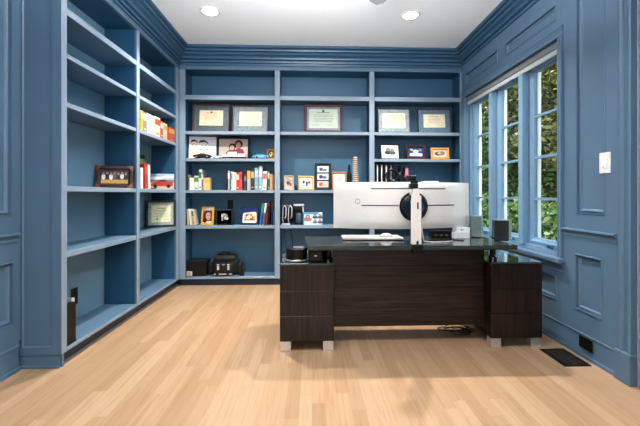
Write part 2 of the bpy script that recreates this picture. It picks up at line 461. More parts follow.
# ------------------------------------------------------------------ frames and pictures
def picture(b, w, h, zc, y, bg, shapes, mats):
    """flat picture facing -Y: shapes in 0..1 coordinates, each lifted a hair"""
    def mi(col, rough=.35):
        q = mat(col, rough, vary=.05)
        if q not in mats: mats.append(q)
        return mats.index(q)
    def poly(pts, k):
        b.m = mi(k[1]); yy = y - .00025 - .00012 * k[0]
        b._f([b.bm.verts.new(((px-.5)*w, yy, zc + (pz-.5)*h)) for px, pz in pts])
    b.m = mi(bg); b.box(-w/2, w/2, y, y+.001, zc-h/2, zc+h/2)
    for i, s in enumerate(shapes):
        col = s[-1]
        if s[0] == 'e':
            n = 18; poly([(s[1]+s[3]*math.cos(2*PI*k/n), s[2]+s[4]*math.sin(2*PI*k/n)) for k in range(n)], (i, col))
        elif s[0] == 'r': poly([(s[1],s[2]),(s[3],s[2]),(s[3],s[4]),(s[1],s[4])], (i, col))
        else: poly(s[1], (i, col))

def person_shapes(cx, top, s, hair, skin, cloth):
    return [('e', cx, top-.5*s, .42*s, .34*s, cloth), ('e', cx, top-.02*s, .235*s, .27*s, hair), ('e', cx, top-.06*s, .17*s, .2*s, skin)]

def frame(name, label, cat, x, y, z, w, h, fw, fcol, shapes, bg, mat_col=None, mw=0, lean=8, rz=0, group=None, t=.018, easel=True, rough=.35, double=None, corners=None):
    root = thing(name, label, cat, (x, y, z), R(rz), group, lean=(-R(lean), 0))
    b = MB()
    prof = [(0,0),(0,-t*.8),(fw*.2,-t),(fw*.7,-t*.95),(fw,-t*.55),(fw,-.004)]
    b.rings([(-w/2+q, w/2-q, q, h-q, yy) for q, yy in prof], lambda u, v, q: (u, q, v), m=0)
    b.box(-w/2+.002, w/2-.002, -.004, 0, .002, h-.002, m=0)
    mats = [mat(fcol, rough, vary=.12, scale=60)]
    if corners:
        mats.append(mat(corners, .3, .6)); b.m = 1
        k = fw*1.5
        for sx in (-1, 1):
            for z0, sz in ((0, 1), (h, -1)):
                b.prism([(sx*w/2*1.004, z0-sz*.001), (sx*(w/2-k), z0-sz*.001), (sx*w/2*1.004, z0+sz*k)], 1, -t-.002, -t*.5)
    b.build('frame', mats, root, world=False)
    iw, ih = w-2*fw, h-2*fw
    if mat_col:
        m = MB(); m.rings([(-iw/2, iw/2, fw, h-fw, -.006), (-iw/2+mw, iw/2-mw, fw+mw, h-fw-mw, -.006), (-iw/2+mw, iw/2-mw, fw+mw, h-fw-mw, -.0045)], lambda u, v, q: (u, q, v))
        m.build('mat_board', mat(mat_col, .5, vary=.35 if cat == 'certificate' else .05, scale=90), root, world=False)
        iw -= 2*mw; ih -= 2*mw
    p = MB(); ms = []
    picture(p, iw, ih, h/2, -.0052, bg, shapes, ms)
    p.build('certificate_sheet' if cat == 'certificate' else 'photo', ms, root, world=False, normals=False)
    if easel:
        e = MB(); L = h*.62; a = R(lean + 14)
        M = Matrix.Translation((0, .001, L)) @ Matrix.Rotation(R(16), 4, 'X')
        LL = (L*math.cos(R(lean))) / math.cos(R(16-lean)) * .97
        e.prism([(-.014,0),(.014,0),(.024,-LL),(-.024,-LL)], 1, 0, .003, M=M)
        e.build('easel_leg', BLACK_M, root, world=False)
    return root

def cert_text(seed, ink='#8d8577', seal=None):
    q = random.Random(seed); out = [('r', .28, .80, .72, .84, ink)]
    for i, zz in enumerate((.68, .6, .5, .42, .34)):
        a = q.uniform(.1, .25); out.append(('r', a, zz, 1-a, zz+.018, ink))
    out += [('r', .1, .16, .36, .175, ink), ('r', .62, .16, .9, .175, ink)]
    if seal: out.append(('e', seal[0], seal[1], .045, .07, seal[2]))
    return out

GC = 'framed certificates on the bookcase'
def cert(label, u0, u1, x0, x1, z, h, fw, fcol, mcol, paper, mw, seed, lean=7, y=3.955, seal=None, rz=0):
    w = x1 - x0
    frame('framed_certificate', label, 'certificate', (x0+x1)/2, y, z+.0006, w, h, fw, fcol, cert_text(seed, seal=seal), paper, mcol, mw, lean, rz, GC)
cert('brown framed certificate on dark marbled mat, leftmost on upper back shelf', 0, 0, -1.374, -0.9549, 1.753, .332, .013, '#5d382c', '#4d5c60', '#e2d0b0', .062, 1, seal=(.5,.86,'#6a6458'))
cert('brown framed certificate beside the marbled one, cream sheet on grey mat', 0, 0, -0.916, -0.5127, 1.753, .318, .013, '#6b4336', '#6b7a80', '#ddcba8', .06, 2)
cert('wide brown framed certificate with pale mint sheet in the middle bay', 0, 0, -0.0891, 0.3505, 1.753, .335, .026, '#5e372d', '#8d8f9a', '#cbd8c6', .026, 3, seal=(.5,.9,'#5f6d66'))
cert('dark framed certificate on light grey mat, left one in the right bay', 0, 0, 0.7665, 1.155, 1.753, .30, .014, '#4a3432', '#8b999d', '#e0d6ba', .045, 4)
cert('dark framed certificate on slate blue mat, nearest the window', 0, 0, 1.244, 1.637, 1.753, .30, .014, '#51403d', '#5f7686', '#e0d6ba', .055, 5, rz=-2)

GF = 'photo frames on the bookcase'
def pf(label, x0, x1, z, h, fw, fcol, bg, shapes, mcol=None, mw=0, y=3.955, lean=10, rz=0, **k):
    return frame('framed_photo', label, 'photo frame', (x0+x1)/2, y, z+.0006, x1-x0, h, fw, fcol, shapes, bg, mcol, mw, lean, rz, GF, **k)
# left bay, third row
kids = [('p',[(.2,.1),(.3,.36),(.46,.44),(.6,.4),(.62,.1)],'#7e2a45'),('p',[(.5,.1),(.55,.4),(.68,.52),(.84,.42),(.92,.1)],'#8a3050'),('e',.46,.56,.12,.2,'#241618'),('e',.45,.52,.085,.14,'#c99a86'),('e',.68,.72,.14,.22,'#1d1114'),('e',.67,.67,.09,.15,'#c08a7a')] + [('r', .3, .08, .62, .3, '#e8d9d4'), ('r', 0, 0, 1, .12, '#b98d8d')]
pf('black framed photo of two dark-haired children in pink', -1.108, -0.7319, 1.445, .262, .021, '#121315', '#b9aca4', kids, y=4.0, lean=6)
pf('small gold-brown frame at the right end beside the blue toy car', -0.5317, -0.4331, 1.445, .115, .014, '#b07a35', '#4b3626', [('e',.5,.5,.3,.35,'#d6b27a'),('e',.45,.6,.12,.15,'#3a2a1c')], y=3.98, rz=-24)
# middle bay, row under the certificate
pf('small pale tan frame with two figures, leftmost in middle bay', -0.327, -0.2112, 1.084, .17, .013, '#cdb197', '#b7b0a8', person_shapes(.4,.75,.5,'#3a2a22','#d2a98e','#39404c')+person_shapes(.68,.62,.45,'#4c3a2a','#d6ae94','#8c5a44'), rz=14)
pf('light gold square frame with small black print, in middle bay', -0.1613, 0.0234, 1.084, .168, .021, '#dfb473', '#efe6d8', [('e',.3,.6,.1,.16,'#474444'),('e',.55,.45,.09,.2,'#2f2d2e'),('e',.75,.55,.1,.14,'#5a5454'),('r',.2,.2,.75,.26,'#6d6867')], rz=8)
tri = []
for k, (zz, sk) in enumerate(((.69,'#dfe0e4'),(.37,'#d3d6de'),(.05,'#d8b9ac'))):
    tri += [('r',.08,zz,.92,zz+.26,sk), ('e',.35,zz+.13,.15,.08,['#4b4f5c','#30324a','#b8563c'][k]), ('e',.62,zz+.1,.18,.06,['#6a6f7c','#5a5f80','#e3a58c'][k])]
pf('tall black frame holding three stacked photos', 0.0281, 0.2193, 1.084, .318, .018, '#15161a', '#15161a', tri, rz=-4)
pf('light wooden frame partly behind the white monitor', 0.2309, 0.4105, 1.084, .22, .022, '#b5835c', '#e4dfd8', person_shapes(.5,.55,.6,'#a39c90','#d9c9bb','#c9c4bc'), y=4.0, rz=4)
# right bay, third row
pf('small black frame with white mat and two figures, in the right bay', 0.8003, 1.028, 1.445, .182, .011, '#1b1c1e', '#cfcfcd', person_shapes(.35,.75,.7,'#2d2a2a','#8c8682','#3b3b40')+person_shapes(.7,.7,.65,'#45403c','#9a928c','#55565c'), '#ecebe4', .03, rz=6)
pf('dark brown frame with blue and white photo, in the right bay', 1.105, 1.336, 1.445, .168, .026, '#4a2b24', '#2c4377', [('p',[(.05,.15),(.9,.1),(.95,.35),(.5,.5),(.1,.4)],'#e9e6e2'),('e',.5,.62,.2,.16,'#d9dbe4'),('e',.8,.75,.12,.12,'#7f8db5'),('e',.22,.78,.1,.1,'#c8b7a8')], rz=4)
pf('honey-coloured wood frame, right end near the window', 1.399, 1.612, 1.445, .142, .03, '#d79c52', '#d7c9bb', [('e',.4,.5,.3,.3,'#54504e'),('e',.65,.55,.22,.3,'#8a7a70'),('e',.45,.55,.14,.18,'#cbb0a0')], rz=-6)
# left bookcase frames
team = [('r',0,0,1,.34,'#c79b4e'), ('r',.02,.3,.98,.42,'#2c2b2c')]
for k in range(7): team += [('e',.09+.137*k,.5+.06*(k%2),.075,.22,['#e4e0df','#2f2f33','#e9e5e4','#7a5560','#38323c','#ddd6d2','#2a2a2e'][k]), ('e',.09+.137*k,.74+.05*(k%2),.045,.11,'#a8876f')]
frame('framed_photo', 'copper-cornered brown frame with a team photo on left bookcase', 'photo frame', -1.632, 2.868, 1.0886, .268, .185, .032, '#402825', team, '#45434a', '#2c2527', 0.006, 8, 22, GF, corners='#8d6250')
frame('framed_certificate', 'black framed certificate on silver mat, on the left bookcase', 'certificate', -1.618, 3.70, .6866, .29, .285, .022, '#15161a', cert_text(9, '#7d8268', seal=(.3,.2,'#6f7a55')), '#dcdcb4', '#9fa6a2', .03, 5, 25, GC, t=.022)

# unframed pictures
cv = thing('drawing_canvas', 'white canvas with a line drawing of two smiling faces', 'drawing', (-1.272, 3.985, 1.4475), R(5), lean=(-R(5), 0))
ms = [mat('#e4e4ea', .7, vary=.02)]
b = MB(); b.box(-.153, .153, .0012, .016, .0, .262, m=0)
sh_ = [('r',0,0,1,1,'#e6e6ee'),('p',[(0,0),(.45,0),(.4,.5),(.1,.55)],'#efdcc8'),('e',.2,.62,.15,.24,'#f0e4d8'),('e',.53,.62,.18,.24,'#e6e6e0'),
       ('p',[(.06,.72),(.1,.84),(.2,.87),(.3,.8),(.33,.7),(.24,.78),(.14,.77)],'#33302f'),('p',[(.35,.7),(.4,.82),(.55,.86),(.68,.77),(.72,.66),(.6,.75),(.46,.74)],'#3b3736'),
       ('e',.14,.62,.025,.02,'#2d2b2b'),('e',.26,.61,.025,.02,'#2d2b2b'),('e',.47,.61,.025,.02,'#2d2b2b'),('e',.62,.61,.025,.02,'#2d2b2b'),
       ('p',[(.13,.49),(.2,.46),(.27,.49),(.2,.475)],'#4b3b38'),('p',[(.45,.48),(.55,.44),(.65,.48),(.55,.455)],'#4b3b38'),('p',[(.36,.45),(.53,.36),(.7,.42),(.7,.44),(.53,.385),(.37,.47)],'#6b6a68')]
picture(b, .306, .262, .131, .0, '#e6e6ee', sh_, ms)
b.build('canvas_panel', ms, cv, world=False, normals=False)

cp = \
     thing('car_picture', 'small landscape picture of a red car under blue sky', 'picture', (-1.632, 3.745, 1.0905), R(15), lean=(-R(6), 0))
ms = [mat('#c9ccd0', .6)]
b = MB(); b.box(-.122, .122, .0012, .012, 0, .172, m=0)
car = [('r',0,.62,1,1,'#a8c3d6'),('e',.3,.72,.3,.1,'#e9edf0'),('e',.75,.8,.25,.08,'#dfe7ec'),('r',0,.0,1,.22,'#c4b9a8'),('r',0,.42,1,.62,'#8a7a74'),
       ('p',[(.08,.2),(.95,.2),(.97,.4),(.82,.5),(.35,.52),(.18,.42),(.06,.36)],'#b8402e'),('p',[(.36,.5),(.44,.6),(.62,.6),(.74,.5)],'#4a3f42'),
       ('e',.24,.2,.08,.11,'#1d1b1c'),('e',.78,.2,.08,.11,'#1d1b1c'),('r',.0,.02,.3,.1,'#5d5a50')]
picture(b, .244, .172, .086, 0, '#cfd8de', car, ms)
b.build('print', ms, cp, world=False, normals=False)

mg = thing('picture_stand', 'yellow-bordered portrait picture standing on the lower back shelf', 'picture', (-1.212, 3.965, .685), R(-8), lean=(-R(8), 0))
ms = [mat('#e0ac2c', .4, vary=.05)]
b = MB(); b.box(-.074, .074, .0012, .012, 0, .212, m=0)
por = [('r',0,0,1,1,'#e3b133'),('r',.12,.1,.88,.91,'#7e4a48'),('r',.12,.78,.88,.91,'#b9b2ae'),('e',.5,.5,.28,.28,'#3d1e24'),('e',.55,.47,.2,.22,'#d5a68c'),
       ('e',.47,.52,.035,.02,'#2a1a1a'),('e',.64,.52,.035,.02,'#2a1a1a'),('e',.56,.36,.06,.02,'#9b4a45'),('r',.14,.1,.86,.2,'#e1d3c6'),('e',.3,.25,.18,.14,'#4a2028')]
picture(b, .148, .212, .106, 0, '#e3b133', por, ms)
b.build('picture_card', ms, mg, world=False, normals=False)
e = MB(); e.prism([(-.012,0),(.012,0),(.02,-.135),(-.02,-.135)], 1, 0, .003, M=Matrix.Translation((0,.012,.135)) @ Matrix.Rotation(R(14),4,'X')); e.build('easel_leg', BLACK_M, mg, world=False)

bx = thing('display_box', 'dark brown box with a white leaf emblem on its front', 'box', (-1.011, 3.95, .6826))
ms = [mat('#2a2023', .5, vary=.1)]
b = MB(); b.box(-.094, .094, .0012, .05, 0, .178, m=0, bev=.004)
emb = [('e',.36,.62,.09,.14,'#c9c6c6'),('e',.5,.72,.12,.08,'#b2aeb0'),('e',.64,.62,.12,.1,'#8d888b'),('e',.55,.45,.1,.12,'#d7d3d3'),('e',.68,.4,.12,.1,'#cfcaca'),
       ('e',.36,.4,.07,.1,'#9c979a'),('r',.3,.24,.4,.34,'#b8b4b5'),('r',.45,.3,.5,.6,'#2a2023')]
picture(b, .16, .15, .089, .0012, '#2a2023', emb, ms)
b.build('box_body', ms, bx, world=False, normals=False)

bf = thing('picture_board', 'navy blue board with rounded cream picture, on the lower shelf', 'picture', (-0.7287, 3.97, .6855), 0, lean=(-R(9), 0))
ms = [mat('#1c2f68', .45, vary=.08)]
b = MB(); b.box(-.1, .1, .0012, .014, 0, .20, m=0, bev=.003)
sc_ = [('p',[(.1,.14),(.16,.1),(.84,.1),(.92,.16),(.9,.68),(.8,.74),(.2,.68),(.12,.62)],'#ece2d0'),('p',[(.2,.24),(.82,.24),(.8,.62),(.5,.66),(.22,.58)],'#c8a25e'),
       ('p',[(.3,.3),(.5,.28),(.55,.5),(.4,.55)],'#f3e9d8'),('e',.62,.42,.1,.13,'#b5522e'),('e',.58,.44,.05,.07,'#f0dcc0'),('r',.2,.24,.82,.3,'#6d4a35'),('e',.35,.56,.07,.07,'#8a3d2c'),('e',.72,.55,.06,.06,'#f4efe6')]
picture(b, .2, .2, .1, 0, '#1d3270', sc_, ms)
b.build('board', ms, bf, world=False, normals=False)

pb = thing('photo_box', 'white and pale blue box printed with small figures', 'box', (0.006, 3.95, .6826), R(3))
ms = [mat('#dfe8ee', .5, vary=.03)]
b = MB(); b.box(-.112, .112, .0012, .045, 0, .142, m=0)
fg = [('r',0,0,1,1,'#dbe6ee'),('r',0,.86,.8,1,'#4fa0bf'),('r',0,.0,.06,1,'#3b93ad')]
for cx, tp, s, cl in ((.24,.7,.5,'#b07a70'),(.62,.78,.34,'#4a5470'),(.88,.78,.34,'#58607c'),(.62,.36,.3,'#6a7a9a'),(.88,.36,.3,'#4c5878')):
    fg += person_shapes(cx, tp, s, '#4a3830', '#d0a694', cl)
picture(b, .224, .142, .071, 0, '#dbe6ee', fg, ms)
b.build('box_body', ms, pb, world=False, normals=False)

# ------------------------------------------------------------------ books
def book(label, pos, t, h, d, cover, rz=0, lean=0, group=None, band=None, band2=None, pages='#e9dfca', name='book'):
    """spine faces local -Y; lean > 0 tips the top to local +X, pivot at the resting corner"""
    root = thing(name, label, 'book', pos, rz, group)
    root.rotation_euler = (0, R(lean), rz)
    ox = -t if lean > 0 else (0 if lean < 0 else -t/2)
    b = MB(); ct = min(.003, t*.18)
    b.box(ox, ox+t, 0, .003, 0, h, m=0, bev=.0012)
    b.box(ox, ox+ct, .0025, d, 0, h, m=0); b.box(ox+t-ct, ox+t, .0025, d, 0, h, m=0)
    mats = [mat(cover, .45, vary=.06)]
    if band:
        mats.append(mat(band, .45)); b.box(ox+.0006, ox+t-.0006, -.0009, .002, h*.58, h*.88, m=1)
        b.box(ox+t*.2, ox+t*.8, -.0009, .002, h*.1, h*.16, m=1)
    if band2:
        mats.append(mat(band2, .45)); b.box(ox+.0004, ox+t-.0004, -.0007, .002, h*.02, h*.56, m=len(mats)-1)
    b.build('cover', mats, root, world=False)
    MB().box(ox+ct, ox+t-ct, .0035, d-.004, .003, h-.004).build('pages', mat(pages, .8), root, world=False)
    return root
GB = 'books on the back bookcase'
def bbooks(rows, z, y=3.94):
    """rows: label, x0, x1, height, depth, cover, band, band2, lean, extra y"""
    for r in rows:
        lab, x0, x1, h, d, cov, ba, b2, le = r[:9]
        t = x1 - x0 - .0008
        x = (x0+x1)/2 if le == 0 else (x1 if le > 0 else x0)
        book(lab, (x, y + (r[9] if len(r) > 9 else 0), z+.0006), t, h, d, cov, 0, le, GB, ba, b2)
bbooks([
 ('mottled red book against the left stile of the back shelf', -1.431, -1.405, .175, .13, '#a8705a', '#5a6a48', None, 0, .03),
 ('short plain cream book beside the mottled red one', -1.403, -1.353, .14, .12, '#ece6df', None, None, 0),
 ('pale green book with dark leaf spine on the back shelf', -1.351, -1.3, .165, .13, '#cfdcc8', '#5f8a5a', None, 0),
 ('tall green and white book in the left cluster', -1.297, -1.267, .236, .15, '#cfe0cc', '#3f7f4f', '#e7ebe2', 0),
 ('slim purple-spined book left of the orange one', -1.266, -1.25, .205, .14, '#8a7f9c', '#dfe0e6', None, 0),
 ('thick orange-yellow book ending the left cluster', -1.246, -1.171, .142, .07, '#e0b068', None, '#e9c383', 0),
 ('thin black and maroon book starting the long row', -0.9868, -0.9685, .222, .15, '#2a1c22', '#7a2f3a', None, 0),
 ('grey-spined book second in the long row', -0.9674, -0.9446, .225, .15, '#a9a9ac', '#dedee0', None, 0),
 ('slim teal-topped book in the long row', -0.9343, -0.916, .215, .15, '#b7c4cc', '#2f9fb4', None, 0),
 ('pale blue-white book left of the red pair', -0.9149, -0.8944, .208, .15, '#d3e2e6', None, None, 0),
 ('cream and yellow book touching the red books', -0.8932, -0.8726, .2, .15, '#eadfb8', '#dcc38a', None, 0),
 ('bright red book, left one of the red pair', -0.8715, -0.8384, .203, .15, '#cf3f3f', '#e7c6bd', None, 0),
 ('pinkish red book, right one of the red pair', -0.8372, -0.8052, .211, .15, '#d25560', '#b93545', None, 0),
 ('thin black book right after the red pair', -0.8018, -0.7823, .185, .14, '#231f22', None, None, 0),
 ('dark grey-brown book in the long row', -0.7812, -0.7571, .18, .14, '#4a4440', '#8f8a86', None, 0),
 ('yellow-topped book with grey lower spine', -0.7491, -0.7102, .222, .15, '#dfa63c', None, '#aab4c0', 0),
 ('black and olive book with pale spine title', -0.7056, -0.6666, .24, .15, '#3b3a34', '#a8a89a', None, 0),
 ('wide slate blue book in the long row', -0.6632, -0.6184, .258, .16, '#8fa3b2', '#b3c4cf', None, 0),
 ('tallest light blue book with rounded top, in the long row', -0.6161, -0.5794, .276, .16, '#a9cbd8', '#e2eef2', '#8db3c2', 1.2),
 ('white and cream book leaning beside the tallest blue one', -0.5759, -0.5265, .217, .15, '#efe6da', '#d86d66', None, 2),
 ('dark green slim book near the right end', -0.5139, -0.4909, .225, .15, '#4a6158', '#c8d3cc', None, 0),
 ('tan book second from the right end of the long row', -0.4886, -0.4575, .186, .14, '#c89f6e', None, None, 0),
 ('brown book at the right end of the long row', -0.4563, -0.4379, .178, .14, '#8a5a3a', None, None, 0),
], 1.084)
bbooks([
 ('tan book against the stile on the lower back shelf', -1.427, -1.408, .185, .14, '#cdb08c', None, None, -2),
 ('cream book leaning left on the lower back shelf', -1.398, -1.375, .186, .14, '#ece3d3', None, None, -5),
 ('green-dotted white book leaning left on the lower shelf', -1.366, -1.341, .182, .14, '#d9dfcf', '#4d7a4c', '#d8a06a', -7),
 ('teal and blue book leaning right on the lower shelf', -0.6115, -0.5886, .25, .15, '#2d8f92', None, '#2f62a8', 8),
 ('white-topped book leaning right with grey lower spine', -0.5794, -0.5541, .252, .15, '#e3dfd8', None, '#55606a', 7.5),
 ('dark red book leaning right on the lower shelf', -0.5449, -0.5219, .25, .15, '#8d2632', '#2b2226', None, 6.5),
 ('thin black book leaning right on the lower shelf', -0.5104, -0.4966, .27, .15, '#1d1b1f', None, None, 4),
 ('black-brown tall book near the right stile, lower shelf', -0.4748, -0.4621, .285, .15, '#2c2824', '#4d463f', None, 1),
 ('black book with blue lower spine against the right stile', -0.454, -0.4391, .288, .15, '#2b2926', None, '#2a56b8', 0),
], .682)

GL = 'books on the left bookcase'
def lbooks(rows, z, x=-1.512):
    for lab, y0, y1, h, d, cov, ba, b2, le in rows:
        t = y1 - y0 - .001
        y = (y0+y1)/2 if le == 0 else (y1 if le > 0 else y0)
        book(lab, (x, y, z+.0006), t, h, d, cov, R(90), le, GL, ba, b2)
lbooks([
 ('yellow book first in the left bookcase row', 3.049, 3.102, 0.180, .15, '#cfa438', '#d6c382', None, 0),
 ('grey-brown book second in the left bookcase row', 3.106, 3.165, 0.176, .15, '#8a7f7e', '#d5cfce', None, 0),
 ('wide pale blue-white book in the left bookcase row', 3.168, 3.278, 0.180, .16, '#b3c0c6', '#98aab4', None, 0),
 ('cream book between the pale blue and orange-topped ones', 3.282, 3.323, 0.149, .15, '#c2b695', None, None, 0),
 ('white book with orange-red title block, left bookcase', 3.327, 3.439, 0.189, .16, '#cdc6bf', '#b84f33', None, 0),
 ('brick red and cream book in the left bookcase row', 3.446, 3.507, 0.167, .15, '#b05845', '#cdc0ac', None, 0),
 ('cream book just left of the gap, left bookcase', 3.512, 3.603, 0.162, .15, '#c9bd9c', '#b39b68', None, 0),
 ('orange-red book near the corner, left bookcase', 3.647, 3.793, 0.149, .15, '#bb4f32', '#cc9a52', None, 0),
], 1.604)
book('pale blue book standing behind the orange-red one', (-1.716, 3.705, 1.6046), .10, .205, .03, '#a9c3d4', R(90), 0, GL)
lbooks([
 ('white book against the divider below the yellow one', 3.052, 3.098, .185, .15, '#e6e2dc', None, None, 0),
 ('red hardback standing left of the car picture', 3.131, 3.191, .225, .16, '#c23a2e', '#d8574a', None, -3),
 ('white book pressed against the red hardback', 3.199, 3.238, .222, .15, '#efece8', None, None, -3),
], 1.088)
book('tall black and green book behind the red hardback', (-1.70, 3.46, 1.0886), .13, .345, .022, '#20241f', R(90), 0, GL, '#8a9a5a')

# binders in the right bay behind the monitor
GN = 'black binders on the back bookcase'
for i, (x0, x1) in enumerate(((0.7371,0.783), (0.7853,0.8347), (0.8371,0.8913), (0.8936,0.9455))):
    t = thing('binder', ['black binder with white spine label, leftmost of four behind the monitor', 'black binder with white spine label, second of four behind the monitor',
                         'black binder with white spine label, third of four behind the monitor', 'black binder mostly hidden behind the round black hoop'][i], 'binder', ((x0+x1)/2, 3.94, 1.0846), 0, GN)
    ww = (x1-x0)/2 - .0006
    MB().box(-ww, ww, 0, .16, 0, .31, bev=.003).build('binder_cover', BLACK, t, world=False)
    MB().box(-ww*.3, ww*.3, -.0012, 0, .03, .29).build('spine_label', mat('#d9d9d6' if i < 3 else '#9aa595', .5), t, world=False)

# ------------------------------------------------------------------ shelf objects
# model cars
def toy_car(label, x, y, z, L, body, cabin, rz=0, cat='toy car', group=None, wcol='#131314', tall=1, name='toy_car'):
    root = thing(name, label, cat, (x, y, z), rz, group)
    h = L*.26*tall; w = L*.36
    b = MB()
    b.prism([(-.5*L,.1*L),(-.49*L,.17*L),(-.3*L,.21*L),(-.18*L,.23*L),(.22*L,.23*L),(.4*L,.2*L),(.5*L,.16*L),(.5*L,.08*L),(.36*L,.06*L),(-.4*L,.06*L)], 1, -w/2, w/2, m=0)
    b.build('car_body', mat(body, .2, coat=.6), root, world=False)
    MB().prism([(-.2*L,.228*L),(-.1*L,.33*L*tall),(.1*L,.33*L*tall),(.22*L,.228*L)], 1, -w*.42, w*.42).build('cabin', mat(cabin, .15), root, world=False)
    for sx in (-.3, .3):
        for sy in (-1, 1):
            r = .085*L
            wb = MB(); wb.lathe([(.001, -.012), (r*.8, -.012), (r, -.006), (r, .006), (r*.8, .012), (.001, .012)], (sx*L, sy*w*.46, r), 16, axis=1, m=0)
            wb.lathe([(.001,-.0135),(r*.5,-.0135),(r*.5,.0135),(.001,.0135)], (sx*L, sy*w*.46, r), 12, axis=1, m=1)
            wb.build('wheel', [mat(wcol, .6), ALU], root, world=False)
    return root
toy_car('black and brown model car before the face drawing', -1.247, 3.93, 1.4456, .2, '#33251f', '#6a5a4c', 0, group='model vehicles on the shelf', tall=.85)
toy_car('light blue model car beside the gold frame', -0.5894, 3.94, 1.4456, .185, '#6fb4e6', '#3a6f9f', PI, group='model vehicles on the shelf')
toy_car('small white model car between the canvas and the train', -1.083, 3.93, 1.4456, .12, '#e9e8e6', '#b8b4ae', 0, group='model vehicles on the shelf', tall=.8)
tr = thing('toy_train', 'pale pink and white model train before the children photo', 'toy train', (-0.8955, 3.93, 1.4456), 0, 'model vehicles on the shelf')
L = .27
b = MB()
for i in range(3):
    x0 = -L/2 + i*L/3
    b.box(x0+.002, x0+L/3-.002, -.02, .02, .016, .055 - .006*(i == 0), bev=.004)
b.build('carriages', mat('#e9c9c0', .35), tr, world=False)
MB().box(-L/2+.004, L/2-.004, -.016, .016, .009, .0165).build('chassis', BLACK, tr, world=False)
for i in range(6):
    for sy in (-1, 1):
        MB().lathe([(.001,-.004),(.011,-.004),(.011,.004),(.001,.004)], (-L/2+.025+i*.044, sy*.014, .0112), 12, axis=1).build('wheel', mat('#3a2a26', .5), tr, world=False)

# spine model
sx, sy_ = 0.5063, 3.98
sp = thing('spine_model', 'tan anatomical spine model standing behind the monitor', 'spine model', (sx, sy_, 1.0846))
MB().lathe([(.001,0),(.05,0),(.052,.012),(.03,.02),(.008,.022),(.008,.06),(.001,.06)], n=24).build('stand_base', mat('#d8d2c4', .5), sp, world=False, smooth=True)
v = MB(); dv = MB()
BONE = mat('#ead6c0', .6, vary=.12)
for i in range(15):
    z = .062 + i*.0225; q = 1.3 - .03*i; ox = .003*math.sin(i*.5)
    v.lathe([(.001,0),(.024*q,.0),(.0205*q,.006),(.024*q,.0125),(.001,.0125)], (ox, 0, z), 14)
    v.box(ox-.032*q, ox+.032*q, .004, .012, z+.005, z+.011, bev=.002)
    v.box(ox-.005, ox+.005, .012, .032*q, z+.001, z+.008, bev=.002)
    dv.lathe([(.001,0),(.015*q,0),(.015*q,.0102),(.001,.0102)], (ox, 0, z+.0124), 12)
v.build('vertebrae', BONE, sp, world=False); dv.build('spinal_discs', mat('#7d5b42', .6), sp, world=False)
v = MB(); v.box(-.034, .034, -.02, .025, .03, .064, bev=.012, seg=2); v.build('pelvis', BONE, sp, world=False)
dk = thing('black_bottle', 'dark slender bottle standing just left of the spine model', 'bottle', (0.441, 4.03, 1.0846))
MB().lathe([(.001,0),(.026,0),(.028,.02),(.028,.17),(.012,.22),(.011,.27),(.001,.27)], n=20).build('glass_body', mat('#16202c', .25), dk, world=False, smooth=True)
MB().lathe([(.001,.27),(.013,.27),(.013,.30),(.001,.30)], n=16).build('cap', BLACK, dk, world=False)

# hoop, figure and pink box in the right bay
hp = thing('black_hoop', 'round black hoop ornament on a foot before the binders', 'ornament', (0.9266, 3.908, 1.0846))
pts = [(.064*math.cos(2*PI*k/40), 0, .172+.064*math.sin(2*PI*k/40)) for k in range(41)]
MB().tube(pts, .014, 10).build('hoop_ring', BLACK, hp, world=False, smooth=True)
MB().lathe([(.001,0),(.012,0),(.012,.008),(.006,.012),(.006,.1),(.001,.1)], n=20).build('foot', BLACK, hp, world=False)
fg_ = thing('figurine', 'black abstract figurine right of the round hoop', 'figurine', (1.034, 3.985, 1.0846))
v = MB(); v.lathe([(.001,0),(.042,0),(.044,.02),(.02,.03),(.026,.1),(.034,.16),(.03,.2),(.012,.215),(.022,.235),(.026,.255),(.018,.285),(.001,.29)], n=20)
v.tube([(-.028,0,.185),(-.05,-.01,.15),(-.045,-.03,.11)], .011, 8); v.tube([(.028,0,.185),(.045,-.01,.22),(.04,-.02,.27)], .011, 8)
v.build('figure_body', BLACK, fg_, world=False, smooth=True)
pk = thing('pink_box', 'small pink and black box beside the black figurine', 'box', (1.109, 3.95, 1.0846))
v = MB(); v.box(-.017,.019,0,.06,0,.15, m=0); v.box(-.017,.019,0,.06,.15,.262, m=1, bev=.002); v.build('carton', [BLACK, mat('#d98594', .5)], pk, world=False)
wb_ = thing('white_box', 'flat white box showing above the monitor in the right bay', 'box', (1.397, 3.97, 1.0846))
v = MB(); v.box(-.085,.085,-.03,.08,0,.085, m=0, bev=.003); v.build('carton', mat('#e4e4e2', .6), wb_, world=False)
v = MB(); v.box(-.087,.087,-.032,.082,.0855,.108, bev=.003); v.build('lid', mat('#efefed', .6), wb_, world=False)

